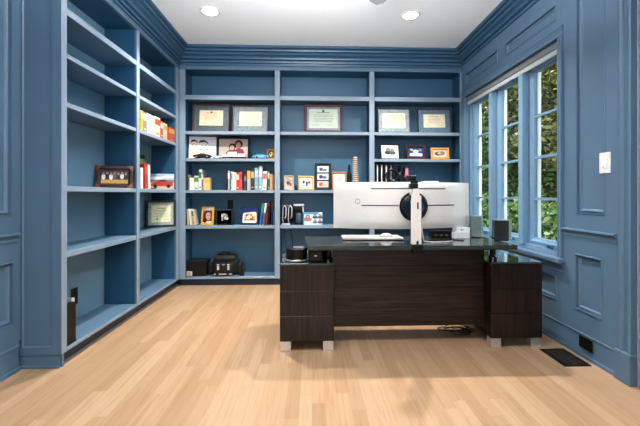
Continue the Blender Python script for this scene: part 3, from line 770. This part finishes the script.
# black and silver gadgets at the left of the middle bay
cm = thing('tabletop_appliance', 'black and silver upright apparatus with looped handle', 'appliance', (-0.2946, 3.96, .6826))
MB().box(-.066,.066,0,.1,0,.235,bev=.008,seg=2).build('housing', BLACK_G, cm, world=False)
v = MB()
for ox in (-.042, .024):
    v.tube([(ox,-.004,.03),(ox-.006,-.012,.07),(ox,-.014,.2),(ox+.02,-.012,.222),(ox+.036,-.012,.2),(ox+.034,-.012,.1),(ox+.02,-.008,.075)], .0065, 8)
v.build('silver_handle', mat('#c9ccd0', .3, .3), cm, world=False, smooth=True)
MB().box(-.06,.04,-.02,.0,.0,.018,bev=.004).build('silver_foot', mat('#c9ccd0', .3, .3), cm, world=False)
c2 = thing('tabletop_appliance', 'black box-shaped appliance with silver top beside photo box', 'appliance', (-0.1629, 3.97, .6826))
v = MB(); v.box(-.05,.05,.04,.11,0,.215,bev=.004); v.box(-.05,.056,0,.11,0,.02,bev=.004); v.box(-.05,.06,-.01,.11,.165,.215,bev=.004); v.build('housing', BLACK_G, c2, world=False)
v = MB(); v.box(-.055,.066,-.015,.11,.2155,.24,bev=.005); v.box(.048,.066,-.016,-.0105,.15,.21,bev=.003); v.build('silver_top', mat('#c9ccd0', .3, .3), c2, world=False)
v = MB(); v.lathe([(.001,.021),(.032,.021),(.036,.05),(.034,.12),(.028,.135),(.001,.135)], (.006,.006,0), 20); v.build('jug', mat('#48606a', .15), c2, world=False, smooth=True)
ob = thing('dark_bottle', 'tiny dark bottle between the two pale small frames', 'bottle', (-0.1852, 3.95, 1.0846))
MB().lathe([(.001,0),(.017,0),(.018,.03),(.01,.045),(.009,.058),(.001,.058)], n=14).build('bottle_body', mat('#20222e', .3), ob, world=False, smooth=True)

# black box and camera bag on the bottom shelf
kb_ = thing('storage_box', 'black box with white corner label on the bottom shelf', 'box', (-1.323, 3.93, .1006))
MB().box(-.112,.112,0,.16,0,.15,bev=.003).build('box_body', mat('#1d1714', .45, vary=.2), kb_, world=False)
MB().box(-.114,.114,-.002,.162,.1505,.178,bev=.004).build('lid', mat('#1b1a1a', .35), kb_, world=False)
v = MB(); v.box(-.108,-.045,-.0012,0,.008,.058,m=0)
for k in range(4): v.box(-.102,-.06-.004*k,-.0016,-.0012,.016+.01*k,.02+.01*k,m=1)
v.build('paper_label', [mat('#dcd3c4', .6), mat('#6a635c', .6)], kb_, world=False)

bg = thing('camera_bag', 'bulky black camera bag with buckled pockets on the bottom shelf', 'bag', (-1.01, 3.95, .1006))
NYL = mat('#191817', .75, vary=.25, scale=120); NYL2 = mat('#211f1c', .7, vary=.25, scale=150)
v = MB(); v.box(-.15,.15,0,.155,0,.19,bev=.05,seg=4); o = v.build('bag_body', NYL, bg, world=False, smooth=True)
v = MB(); v.box(-.125,.125,-.004,.15,.15,.228,bev=.036,seg=4); v.build('top_flap', NYL2, bg, world=False, smooth=True)
v = MB(); v.box(-.105,.105,-.045,.02,.012,.14,bev=.022,seg=3); v.build('front_pocket', NYL2, bg, world=False, smooth=True)
for s in (-1, 1):
    v = MB(); v.box(s*.165-.035,s*.165+.035,.03,.13,.01,.14,bev=.024,seg=3); v.build('side_pocket', NYL2, bg, world=False, smooth=True)
v = MB(); v.tube([(-.1,.06,.215),(-.075,.06,.245),(-.03,.06,.258),(.03,.06,.258),(.075,.06,.245),(.1,.06,.215)], .011, 8); v.build('carry_handle', NYL, bg, world=False, smooth=True)
for s in (-1, 1):
    v = MB(); v.box(s*.058-.009,s*.058+.009,-.049,-.044,.03,.2,bev=.002); q = v.build('strap', BLACK_M, bg, world=False)
    v = MB(); v.box(s*.058-.012,s*.058+.012,-.054,-.0495,.075,.125,bev=.003); v.box(s*.058-.014,s*.058+.014,-.054,-.0495,.13,.142,bev=.002); v.build('buckle', mat('#c9c6c0', .35), q, world=False)
v = MB()
for a, c in ((-.11,-.085),(-.055,.035),(.06,.1)): v.box(a, c, -.047, -.043, .018, .034, bev=.002)
v.box(-.012,.012,-.047,-.043,.15-.02,.142,bev=.002)
v.build('reflective_patch', mat('#bdb8ae', .4), bg, world=False)
v = MB(); v.tube([(.17,.05,.12),(.205,.03,.1),(.225,-.01,.05),(.215,-.02,.0135),(.19,-.01,.0135),(.17,.02,.0135)], .012, 8); v.build('shoulder_strap', NYL, bg, world=False, smooth=True)

# wall plates inside the bookcases, cables
def outlet(name, label, x, y, z, axis, w, h, col, group='power outlets'):
    root = thing(name, label, 'outlet', (x, y, z), R({'-y': 0, '+x': 90, '-x': -90}[axis]), group)
    MB().box(-w/2, w/2, -.006, 0, -h/2, h/2, bev=.002).build('cover_plate', mat(col, .35), root, world=False)
    v = MB()
    for s in (-1, 1):
        if w < h:
            v.box(-w*.28, w*.28, -.0085, -.0062, s*h*.22-h*.13, s*h*.22+h*.13, bev=.0015)
        else:
            v.box(s*w*.22-w*.13, s*w*.22+w*.13, -.0085, -.0062, -h*.28, h*.28, bev=.0015)
    v.build('socket', mat('#161412', .4), root, world=False)
    return root
outlet('wall_outlet', 'black outlet plate on the back panel above the emblem box', -0.9817, 4.1195, 0.9163, '-y', .064, .104, '#07070a')
outlet('wall_outlet', 'dark outlet plate low on the left bookcase back panel', XB+.0005, 2.597, 0.276, '+x', .07, .125, '#1a1713')
outlet('baseboard_outlet', 'black outlet plate set in the right baseboard', XR-.0205, 2.089, 0.0936, '-x', .105, .072, '#0d0d0e')
ad = thing('power_adapter', 'white plug adapter in the left bookcase outlet', 'adapter', (XB+.01, 2.497, 0.2736))
MB().box(.0, .055, -.018, .018, -.022, .022, bev=.006, seg=2).build('adapter_body', mat('#e6e6e6', .4), ad, world=False)
MB().tube([(.045,0,-.024),(.05,0,-.05),(.06,-.01,-.1),(.07,-.02,-.17)], .003, 6).build('cord', mat('#b9b6ae', .5), ad, world=False)
ud = thing('upright_router', 'slim black upright device inside the left bookcase bottom bay', 'electronic device', (-1.535, 2.196, .1006))
MB().box(-.02, .02, -.042, .042, .008, .25, bev=.005, seg=2).build('casing', mat('#14120f', .45), ud, world=False)
MB().box(-.024, .024, -.044, .044, 0, .008, bev=.002).build('foot', BLACK, ud, world=False)

sw = thing('light_switch', 'white rocker light switch on the panelled right wall', 'light switch', (XR-.0175, 1.95, 1.224), R(-90))
MB().box(-.038, .038, -.007, 0, -.062, .062, bev=.003, seg=2).build('cover_plate', mat('#eeeeec', .4), sw, world=False)
MB().box(-.017, .017, -.011, -.0072, -.034, .034, bev=.002).build('rocker', mat('#f6f6f4', .35), sw, world=False)
MB().box(-.009, .003, -.0125, -.0112, -.028, -.022).build('dimmer_slide', mat('#b4b4b4', .4), sw, world=False)

vt = thing('floor_register', 'black slotted floor vent beside the right baseboard', 'floor vent', (1.603, 2.11, .0))
v = MB(); v.rings([(-.083,.083,-.115,.115,0),(-.083,.083,-.115,.115,.004),(-.065,.065,-.097,.097,.005),(-.065,.065,-.097,.097,.001)], lambda a, b, q: (a, b, q)); v.build('rim', mat('#15110f', .35), vt, world=False)
v = MB(); v.box(-.066,.066,-.098,.098,.0004,.001); v.build('grille_back', mat('#050505', .8), vt, world=False)
v = MB()
for k in range(14):
    yy = -.09 + k*.0138; v.box(-.065, .065, yy-.0028, yy+.0028, .0011, .0042)
v.box(-.004,.004,-.097,.097,.0011,.0046)
v.build('louvres', mat('#453d37', .4), vt, world=False)

# ------------------------------------------------------------------ desk
dk = thing('executive_desk', 'dark espresso executive desk with two drawer pedestals and floating top', 'desk', (.67, 2.5, 0))
top = MB(); top.prism([(-.027,2.212),(1.358,2.205),(1.358,2.70),(-.062,2.72)], 2, .672, .70); top.build('desktop', ESP_TOP, dk)
v = MB()
for k, (z0, z1) in enumerate(((.12,.234),(.2355,.39),(.3915,.54),(.5415,.6715))): v.box(.1405, 1.209, 2.352, 2.376, z0, z1, bev=.0015)
v.build('modesty_panel', ESP_H, dk)
v = MB(); v.box(.18, 1.19, 2.377, 2.40, .60, .671); v.build('stretcher', BLACK, dk)
for (a, b_) in ((-.213, .144), (1.206, 1.557)):
    g = MB()
    g.box(a+.004, b_-.004, 2.272, 2.76, .066, .566)
    ped = g.build('pedestal', ESP_V, dk)
    for z0, z1 in ((.066,.232),(.2345,.398),(.4005,.566)):
        MB().box(a, b_, 2.25, 2.271, z0, z1, bev=.0015).build('drawer_front', ESP_V, ped)
    MB().box(a-.002, b_+.002, 2.248, 2.765, .567, .58, bev=.002).build('pedestal_top', mat('#3c4b46', .1, vary=.05, coat=.8), ped)  # greenish base colour stands in for the window's reflection
    for x in (a+.002, b_-.072):
        for y in (2.256, 2.69):
            MB().box(x, x+.07, y, y+.06, 0, .0655, bev=.002).build('foot', ALU, ped)
for x, y in ((.112,2.33),(.09,2.62),(1.275,2.36),(1.275,2.60)):
    MB().lathe([(.001,.5805),(.028,.5805),(.028,.60),(.02,.61),(.02,.662),(.027,.6715),(.001,.6715)], (x,y,0), 20).build('spacer', BLACK_G, dk, smooth=False)

# ------------------------------------------------------------------ monitor with stand
MX, MY, MZ, MH, RAD, HALF = .727, 2.43, .785, .342, 1.0, .597
mo = thing('curved_monitor', 'white ultrawide curved monitor seen from behind', 'monitor', (MX, MY, MZ), R(6))
def arc(s, d, z):
    t = s / RAD
    return ((RAD + d)*math.sin(t), RAD - (RAD + d)*math.cos(t), z)
def arc_patch(b, s0, s1, z0, z1, d, n=24, m=0, th=.002):
    b.m = m; vs = []
    for i in range(n+1):
        s = s0 + (s1-s0)*i/n
        vs.append([b.bm.verts.new(arc(s, q, z)) for q, z in ((d(s,z0) if callable(d) else d, z0), (d(s,z1) if callable(d) else d, z1))])
    for i in range(n): b._f((vs[i][0], vs[i+1][0], vs[i+1][1], vs[i][1]))
def bulge(s, z):
    e = max(0, 1 - (abs(s)/HALF)**4); f = max(0, 1 - (abs(z - MH/2)/(MH/2))**6)
    return .004 + .024*e*f - .028
b = MB(); n, k = 56, 14; G = []
for i in range(n+1):
    s = -HALF + 2*HALF*i/n
    G.append([b.bm.verts.new(arc(s, bulge(s, MH*j/k), MH*j/k)) for j in range(k+1)])
for i in range(n):
    for j in range(k): b._f((G[i][j], G[i+1][j], G[i+1][j+1], G[i][j+1]))
# rim running forward to the screen side
F_ = []
for i in range(n+1):
    s = -HALF + 2*HALF*i/n
    F_.append([b.bm.verts.new(arc(s, -.05, z)) for z in (0, MH)])
for i in range(n):
    b._f((G[i][0], G[i+1][0], F_[i+1][0], F_[i][0])); b._f((G[i][k], G[i+1][k], F_[i+1][1], F_[i][1]))
for i in (0, n):
    b._f([G[i][j] for j in range(k+1)] + [F_[i][1], F_[i][0]])
sh = b.build('rear_shell', SHELLW, mo, world=False); auto_smooth(sh, 40)
b = MB(); arc_patch(b, -HALF, HALF, .0, MH, -.0502, 48); b.build('screen', BLACK_G, mo, world=False)
SLOT = mat('#4a4747', .6)
dd = lambda s, z: bulge(s, z) + .0012
for s0, s1, z in ((-.305,.275,.294), (-.375,-.105,.172), (.118,.365,.172)):
    b = MB(); arc_patch(b, s0, s1, z-.004, z+.004, dd, 24); b.build('vent_slot', SLOT, mo, world=False)
# round core ring and its dark recess
b = MB(); b.lathe([(.001,-.012),(.088,-.012),(.1,-.008),(.106,.002),(.108,.02),(.001,.02)], (.006,-.006,.165), 48, axis=1); b.build('core_disc', mat('#07090c', .3, spec=.3), mo, world=False, smooth=False)
b = MB(); b.lathe([(.060,-.0145),(.068,-.0165),(.088,-.0165),(.092,-.0125),(.060,-.0125)], (.006,-.006,.165), 48, axis=1); b.build('core_ring', mat('#12273a', .25, coat=.3), mo, world=False)
b = MB(); b.lathe([(.001,-.022),(.03,-.022),(.034,-.0125),(.001,-.0125)], (.006,-.006,.165), 28, axis=1); b.build('mount_hub', BLACK, mo, world=False)
# ring-shaped maker's mark on the left half
b = MB(); s_ = -.40; cz = .172 + .03
pts = [arc(s_ + .017*math.cos(2*PI*q/28), bulge(s_, cz) + .001, cz + .017*math.sin(2*PI*q/28)) for q in range(29)]
b.tube(pts, .0016, 6); b.build('ring_mark', mat('#4b4745', .4), mo, world=False)

# white post clamped to the front edge of the desk, carrying the arm
ar = thing('monitor_arm', 'white monitor arm post clamped to the desk front edge', 'monitor arm', (.69, 2.235, .70))
v = MB()
v.prism([(.660,.7005),(.722,.7005),(.716,.95),(.706,1.075),(.668,1.075),(.663,.95)], 1, 2.222, 2.262); v.build('post', SHELLW, ar)
v = MB(); v.box(.653,.728,2.196,2.262,.7003,.708,bev=.003); v.box(.655,.726,2.194,2.204,.655,.708,bev=.003); v.box(.66,.72,2.2,2.255,.655,.6715,bev=.003); v.build('desk_clamp', BLACK, ar)
v = MB(); v.box(.692,.702,2.2195,2.2225,.94,.985,bev=.001); v.box(.688,.702,2.2195,2.2225,.706,.73,bev=.001); v.build('cable_slot', mat('#25211f', .5), ar)
v = MB(); v.box(.664,.712,2.235,2.30,1.03,1.062,bev=.006); v.tube([(.688,2.28,1.046),(.70,2.33,1.01),(.712,2.385,.975)], .016, 10); v.build('upper_arm', SHELLW, ar)
hd = thing('webcam', 'black webcam on a swivel foot at the top of the arm post', 'webcam', (.672, 2.245, 1.0755))
v = MB(); v.box(-.026,.03,-.02,.02,.0,.035,bev=.006,seg=2); v.tube([(0,0,.03),(-.008,0,.06)], .012, 10); v.build('swivel_foot', BLACK, hd, world=False)
v = MB(); v.box(-.045,.02,-.02,.024,.052,.09,bev=.008,seg=2); v.box(-.02,.028,-.024,.0,.035,.056,bev=.004); v.build('camera_body', BLACK, hd, world=False)
cb = thing('white_cable', 'white cable running from the arm down to the desktop', 'cable', (.72, 2.27, .7003))
v = MB(); v.tube([(.728,2.262,1.03),(.735,2.275,.95),(.745,2.31,.85),(.768,2.34,.76),(.785,2.365,.708),(.84,2.34,.7051),(.93,2.35,.7051),(1.0,2.39,.7051)], .0045, 8); v.build('cable_sheath', mat('#e4e2df', .4), cb, smooth=True)
b = MB(); b.tube([(.81,2.42,.704),(.90,2.46,.704),(1.02,2.48,.704),(1.10,2.43,.704)], .0035, 8)
tag(b.build('black_cable', BLACK, smooth=True), 'thin dark cable curling across the desktop near the arm', 'cable')

# things on the desktop
lp = thing('closed_laptop', 'flat pale grey closed laptop lying on the desktop', 'laptop', (.455, 2.57, .7003), R(-1))
v = MB(); v.box(-.23,.22,-.10,.11,.004,.011,bev=.004,seg=2); v.build('base', mat('#a9a7a5', .35, .3), lp, world=False)
v = MB(); v.box(-.23,.22,-.10,.11,.0112,.017,bev=.003,seg=2); v.build('lid', mat('#c6c2be', .35, .2), lp, world=False)
v = MB()
for x in (-.18,.165):
    for y in (-.07,.08): v.box(x-.01,x+.01,y-.01,y+.01,0,.004)
v.build('rubber_feet', BLACK, lp, world=False)
ms_ = thing('computer_mouse', 'white computer mouse resting on the closed laptop', 'mouse', (0.5559, 2.535, .7176), R(80))
v = MB(); v.lathe([(.001,0),(.030,0),(.032,.008),(.026,.02),(.014,.027),(.001,.029)], n=24, sx=.85, sy=1.45); v.build('mouse_body', mat('#efefee', .25, coat=.5), ms_, world=False, smooth=True)
v = MB(); v.lathe([(.001,-.002),(.005,-.002),(.005,.002),(.001,.002)], (0,.028,.0245), 12, axis=0); v.build('scroll_wheel', mat('#8b8b8b', .4), ms_, world=False)

wb2 = thing('white_carton', 'small white box with a dark curved mark at desk end', 'box', (1.144, 2.56, .7003), R(3))
v = MB(); v.box(-.066,.064,0,.06,0,.05,bev=.002); v.build('carton_base', mat('#e3e5e3', .5), wb2, world=False)
v = MB(); v.box(-.045,.066,.004,.064,.0505,.0825,bev=.002); v.build('carton_lid', mat('#eef0ee', .5), wb2, world=False)
v = MB(); v.prism([(-.008,.065),(-.001,.059),(.024,.073),(.0,.065),(-.006,.071)], 1, .0028, .0038); v.build('printed_mark', BLACK, wb2, world=False)

dd_ = thing('docking_station', 'low black docking box under the right half of monitor', 'electronic device', (1.02, 2.62, .7003))
v = MB(); v.box(-.1,.1,-.03,.04,0,.055,bev=.006,seg=2); v.build('casing', BLACK, dd_, world=False)
v = MB()
for k in range(4): v.box(-.08+k*.042,-.055+k*.042,-.0325,-.0302,.015,.03,bev=.001)
v.build('port', mat('#7a6a58', .4), dd_, world=False)
# two grey-green angular speakers beside the window
def speaker(label, x, y, z, w, h, rz, tone):
    t = thing('desk_speaker', label, 'speaker', (x, y, z), rz, 'desk speakers')
    v = MB(); v.prism([(-w*.62,0),(w*.1,-w*.45),(w*.55,0),(w*.45,w*.55),(-w*.5,w*.55)], 2, .006, h); q = v.build('cabinet', [mat(tone, .2, coat=.4), mat('#93a69d', .3)], t, world=False)
    for p in q.data.polygons:
        if p.normal.x > .2 and p.normal.y < .2: p.material_index = 1  # right-facing sides paler: the light on them is in the colour
    v = MB(); v.prism([(-w*.5,.01),(w*.08,-w*.36),(w*.44,.01),(w*.36,w*.45),(-w*.4,w*.45)], 2, 0, .006); v.build('base', BLACK, t, world=False)
    v = MB(); v.prism([(-w*.60,.0),(w*.1,-w*.43),(w*.53,0),(w*.43,w*.53),(-w*.48,w*.53)], 2, h, h+.004); v.build('top_cap', mat('#8e9c98', .25), t, world=False)
speaker('grey-green angular desk speaker at the desktop right corner', 1.393, 2.43, .7003, .108, .148, R(0), '#25302f')
speaker('grey-green desk speaker half behind the white carton', 1.295, 2.62, .7003, .085, .165, R(4), '#6d7f7c')

# round bin-like speaker and dark tank on the left pedestal
cy_ = thing('round_canister', 'glossy brown-black round canister on the left pedestal', 'canister', (-.110, 2.36, .5803))
MB().lathe([(.001,0),(.073,0),(.075,.004),(.075,.084),(.07,.088),(.001,.088)], n=40).build('canister_body', mat('#2a2420', .1, .5, coat=.8), cy_, world=False, smooth=False)
MB().lathe([(.0752,.004),(.0765,.006),(.0765,.014),(.0752,.016)], n=40).build('base_band', ALU, cy_, world=False)
bk2 = thing('black_case', 'low glossy blue-black case tucked under the desktop left end', 'case', (.025, 2.29, .5803))
MB().box(-.052,.048,0,.15,0,.082,bev=.012,seg=3).build('case_body', mat('#0f1822', .12, coat=.7), bk2, world=False)
MB().box(-.012,.008,-.004,0,.04,.048,bev=.001).build('latch', ALU, bk2, world=False)
pl = thing('plug', 'white and black plug beside the left pedestal', 'plug', (-.328, 4.117, 0.2891))
v = MB(); v.box(-.03,.03,-.03,0,.0,.03,bev=.006); v.build('plug_head', mat('#e3e6e8', .5), pl, world=False)
v = MB(); v.box(-.034,.02,-.028,0,-.05,-.001,bev=.006); v.build('plug_block', BLACK, pl, world=False)
b = MB(); b.tube([(-0.2666,4.112,.638),(-0.2546,4.11,.58),(-0.2426,4.112,.5),(-0.2306,4.112,.4),(-0.2306,4.11,.25),(-0.2186,4.1,.12),(-0.1466,4.08,.107)], .0045, 6)
tag(b.build('hanging_cord', BLACK, smooth=True), 'black cord hanging down the back panel of the middle bay', 'cord')
b = MB(); b.tube([(-0.3265,4.112,.638),(-0.3385,4.11,.55),(-0.3146,4.112,.45),(-0.3265,4.112,.3),(-0.3146,4.11,.12),(-0.2666,4.07,.107)], .0025, 6)
tag(b.build('hanging_cord', mat('#22303c', .5), smooth=True), 'thin dark wire left of the hanging black cord', 'cord')

# tangled cable on the floor under the desk
pts = []
q = random.Random(3)
cx, cy2 = 1.083, 2.508
for i in range(64):
    a = i*.42; r = .075 + .03*math.sin(i*.7) ; pts.append((cx + 1.25*r*math.cos(a) + .03*math.sin(i*.21), cy2 + .7*r*math.sin(a), .006 + .012*(i % 9)/9 + .0006*i))
pts += [(cx-.02, cy2+.06, .07), (cx-.12, cy2+.10, .15), (cx-.14, cy2+.12, .3), (cx-.12, cy2+.13, .5)]
b = MB(); b.tube(pts, .0042, 6)
tag(b.build('cable_coil', BLACK, smooth=True), 'coil of black cable on the floor beneath the desk', 'cable')

# ------------------------------------------------------------------ garden beyond the window
struct('ground', MB().box(1.94, 26, -6, 26, -.5, -.4), mat('#4a4d33', .9, vary=.4, scale=6))
LEAF = [leaf_material('leaf_dark', ['#1c2a14', '#2f4a20', '#4c6b2c', '#6f8c46', '#a9bd7f']),
        leaf_material('leaf_mid', ['#25401a', '#3f6128', '#64853a', '#8fab58', '#d5dfb8']),
        leaf_material('leaf_olive', ['#22250f', '#3d401f', '#5d6030', '#87894e', '#b9b98d'])]
BARK = mat('#54422f', .9, vary=.35, scale=14)
def tree(name, label, cat, x, y, blobs, n, size, leaf, trunk, group, seed):
    q = random.Random(seed)
    t = thing(name, label, cat, (x, y, -.4), q.uniform(0, 6), group)
    b = bmesh.new()
    tot = sum(r*r for *_, r in blobs)
    for bx, by, bz, r in blobs:
        for i in range(int(n*r*r/tot)):
            d = Vector((q.gauss(0,1), q.gauss(0,1), q.gauss(0,1))).normalized() * r * (q.random() ** .3)
            p = Vector((bx, by, bz)) + Vector((d.x, d.y, d.z*.9))
            if p.z < .02: continue
            a = Vector((q.gauss(0,1), q.gauss(0,1), q.gauss(0,.6))).normalized(); c = a.orthogonal().normalized(); c.rotate(Matrix.Rotation(q.uniform(0,6), 3, a))
            s = size*q.uniform(.6, 1.3)
            vs = [b.verts.new(p + a*s*u + c*s*v) for u, v in ((-.6,0),(0,-.28),(.6,0),(0,.28))]
            b.faces.new(vs)
    mb = MB(); mb.bm.free(); mb.bm = b
    mb.build('foliage', LEAF[leaf], t, world=False, normals=False)
    v = MB()
    for pts, r in trunk: v.tube(pts, r, 8, taper=.5)
    v.build('trunk', BARK, t, world=False)
    return t
def stem(h, r, lean=0, fork=True):
    out = [([(0,0,0),(lean*.2,.05,h*.35),(lean*.6,-.06,h*.7),(lean,.05,h)], r)]
    if fork:
        out += [([(lean*.4,0,h*.5),(lean*.4+.35,.3,h*.75),(lean*.4+.8,.45,h)], r*.55), ([(lean*.3,0,h*.42),(lean*.3-.4,-.2,h*.66),(lean*.3-.75,-.5,h*.86)], r*.5)]
    return out
G1 = 'shrubs and trees outside the window'
tree('garden_shrub', 'round light green shrub close outside the nearest casement', 'shrub', 3.35, 4.15, [(0,0,.75,.62),(.2,.5,.6,.55),(-.1,-.4,.5,.45)], 4200, .085, 1, stem(.9,.03,fork=False), G1, 11)
tree('garden_shrub', 'light green shrub outside the middle casement', 'shrub', 3.5, 5.3, [(0,0,.8,.7),(.1,.5,.6,.5)], 4200, .085, 1, stem(.9,.03,fork=False), G1, 12)
tree('garden_shrub', 'bushy green shrub outside the far casement', 'shrub', 3.55, 6.6, [(0,0,.8,.75),(.1,.6,.7,.6)], 4000, .09, 1, stem(.9,.03,fork=False), G1, 13)
tree('garden_tree', 'tall olive-green tree with bent bare trunk near the window', 'tree', 4.4, 5.4, [(0,0,2.9,.85),(.5,.5,3.5,1.0),(-.4,.4,2.3,.55),(.3,-.7,2.8,.7),(.3,1.2,3.6,.9)], 7000, .1, 2, stem(2.9,.085,.5), G1, 14)
tree('garden_tree', 'dark green tree behind the bent-trunk tree', 'tree', 5.6, 7.6, [(0,0,1.8,1.3),(.3,.6,3.1,1.25),(-.5,-.7,2.8,1.0),(0,.2,4.3,1.3)], 10000, .11, 0, stem(3,.1,-.3), G1, 15)
tree('garden_tree', 'dense dark tree seen through the far casement', 'tree', 4.9, 9.3, [(0,0,1.5,1.3),(.2,-.3,3.0,1.3),(-.5,.8,2.5,1.1),(0,0,4.6,1.4)], 10000, .12, 0, stem(3,.1,.3), G1, 16)
tree('garden_tree', 'broad olive tree at the back of the garden', 'tree', 8.2, 9.6, [(0,0,1.8,1.9),(.5,1,3.6,1.8),(-1,-.8,3.6,1.6),(.6,-1.8,1.6,1.5),(0,0,5.4,2.0)], 11000, .17, 2, stem(4,.13,.4), G1, 17)
tree('garden_tree', 'far dark tree closing the garden on the left', 'tree', 7.4, 13.5, [(0,0,1.8,2.1),(.5,1,3.8,1.9),(-1.2,-.8,3.2,1.8),(-.3,0,5.8,2.2)], 11000, .18, 0, stem(4,.13,-.4), G1, 18)
tree('garden_tree', 'far green tree behind the near shrubs on the right', 'tree', 8.6, 6.4, [(0,0,1.6,1.7),(.3,.6,3.6,1.7),(-.3,-1,2.6,1.4),(0,.3,5.2,1.7)], 9000, .16, 0, stem(4,.13,.2), G1, 19)

# ------------------------------------------------------------------ light
wd = bpy.data.worlds.new('sky'); scene.world = wd; wd.use_nodes = True
nt = wd.node_tree; bgn = nt.nodes['Background']
bgn.inputs[0].default_value = (.86, .93, 1.0, 1); bgn.inputs[1].default_value = 3.2
def sun(rot, e, ang, col):
    l = bpy.data.lights.new('sun', 'SUN'); l.energy = e; l.angle = ang; l.color = col
    o = bpy.data.objects.new('sun', l); C.objects.link(o); o.rotation_euler = rot; o.location = (4, 0, 8)
    return o
sun((R(20), R(-38), 0), 4.5, R(2), (1, .95, .86))
for x, y in CANS: area('can_light', (x, y, ZC-.012), (0,0,0), .07, 27, (1,.95,.88), 'DISK', spread=R(122))
for x, y in ((-.6,.95),(.95,.95)): area('can_light', (x, y, ZC-.012), (0,0,0), .07, 8, (1,.95,.88), 'DISK', spread=R(122))  # unseen extra cans, added to light the near part of the room
area('ceiling_fill', (0, 1.5, 2.08), (R(180-12),0,0), .8, 66, (.95,.975,1), 'RECTANGLE', .8)  # unseen lamp added above the view, aimed up to brighten the ceiling

area('room_fill', (0, -1.6, 1.5), (R(84),0,0), 2.4, 38, (.97,.98,1), 'RECTANGLE', 1.6)

# ------------------------------------------------------------------ camera
cam = bpy.data.cameras.new('camera'); co = bpy.data.objects.new('camera', cam); C.objects.link(co)
co.location = (0, 0, 1.04); co.rotation_euler = (R(90), 0, R(-1.99))
cam.sensor_width = 36; cam.lens = 340/640*36; cam.shift_x = -4/640; cam.shift_y = -19/640; cam.clip_start = .05
scene.camera = co
scene.view_settings.view_transform = 'Standard'
scene.view_settings.look = 'Medium High Contrast'
scene.view_settings.exposure = .08
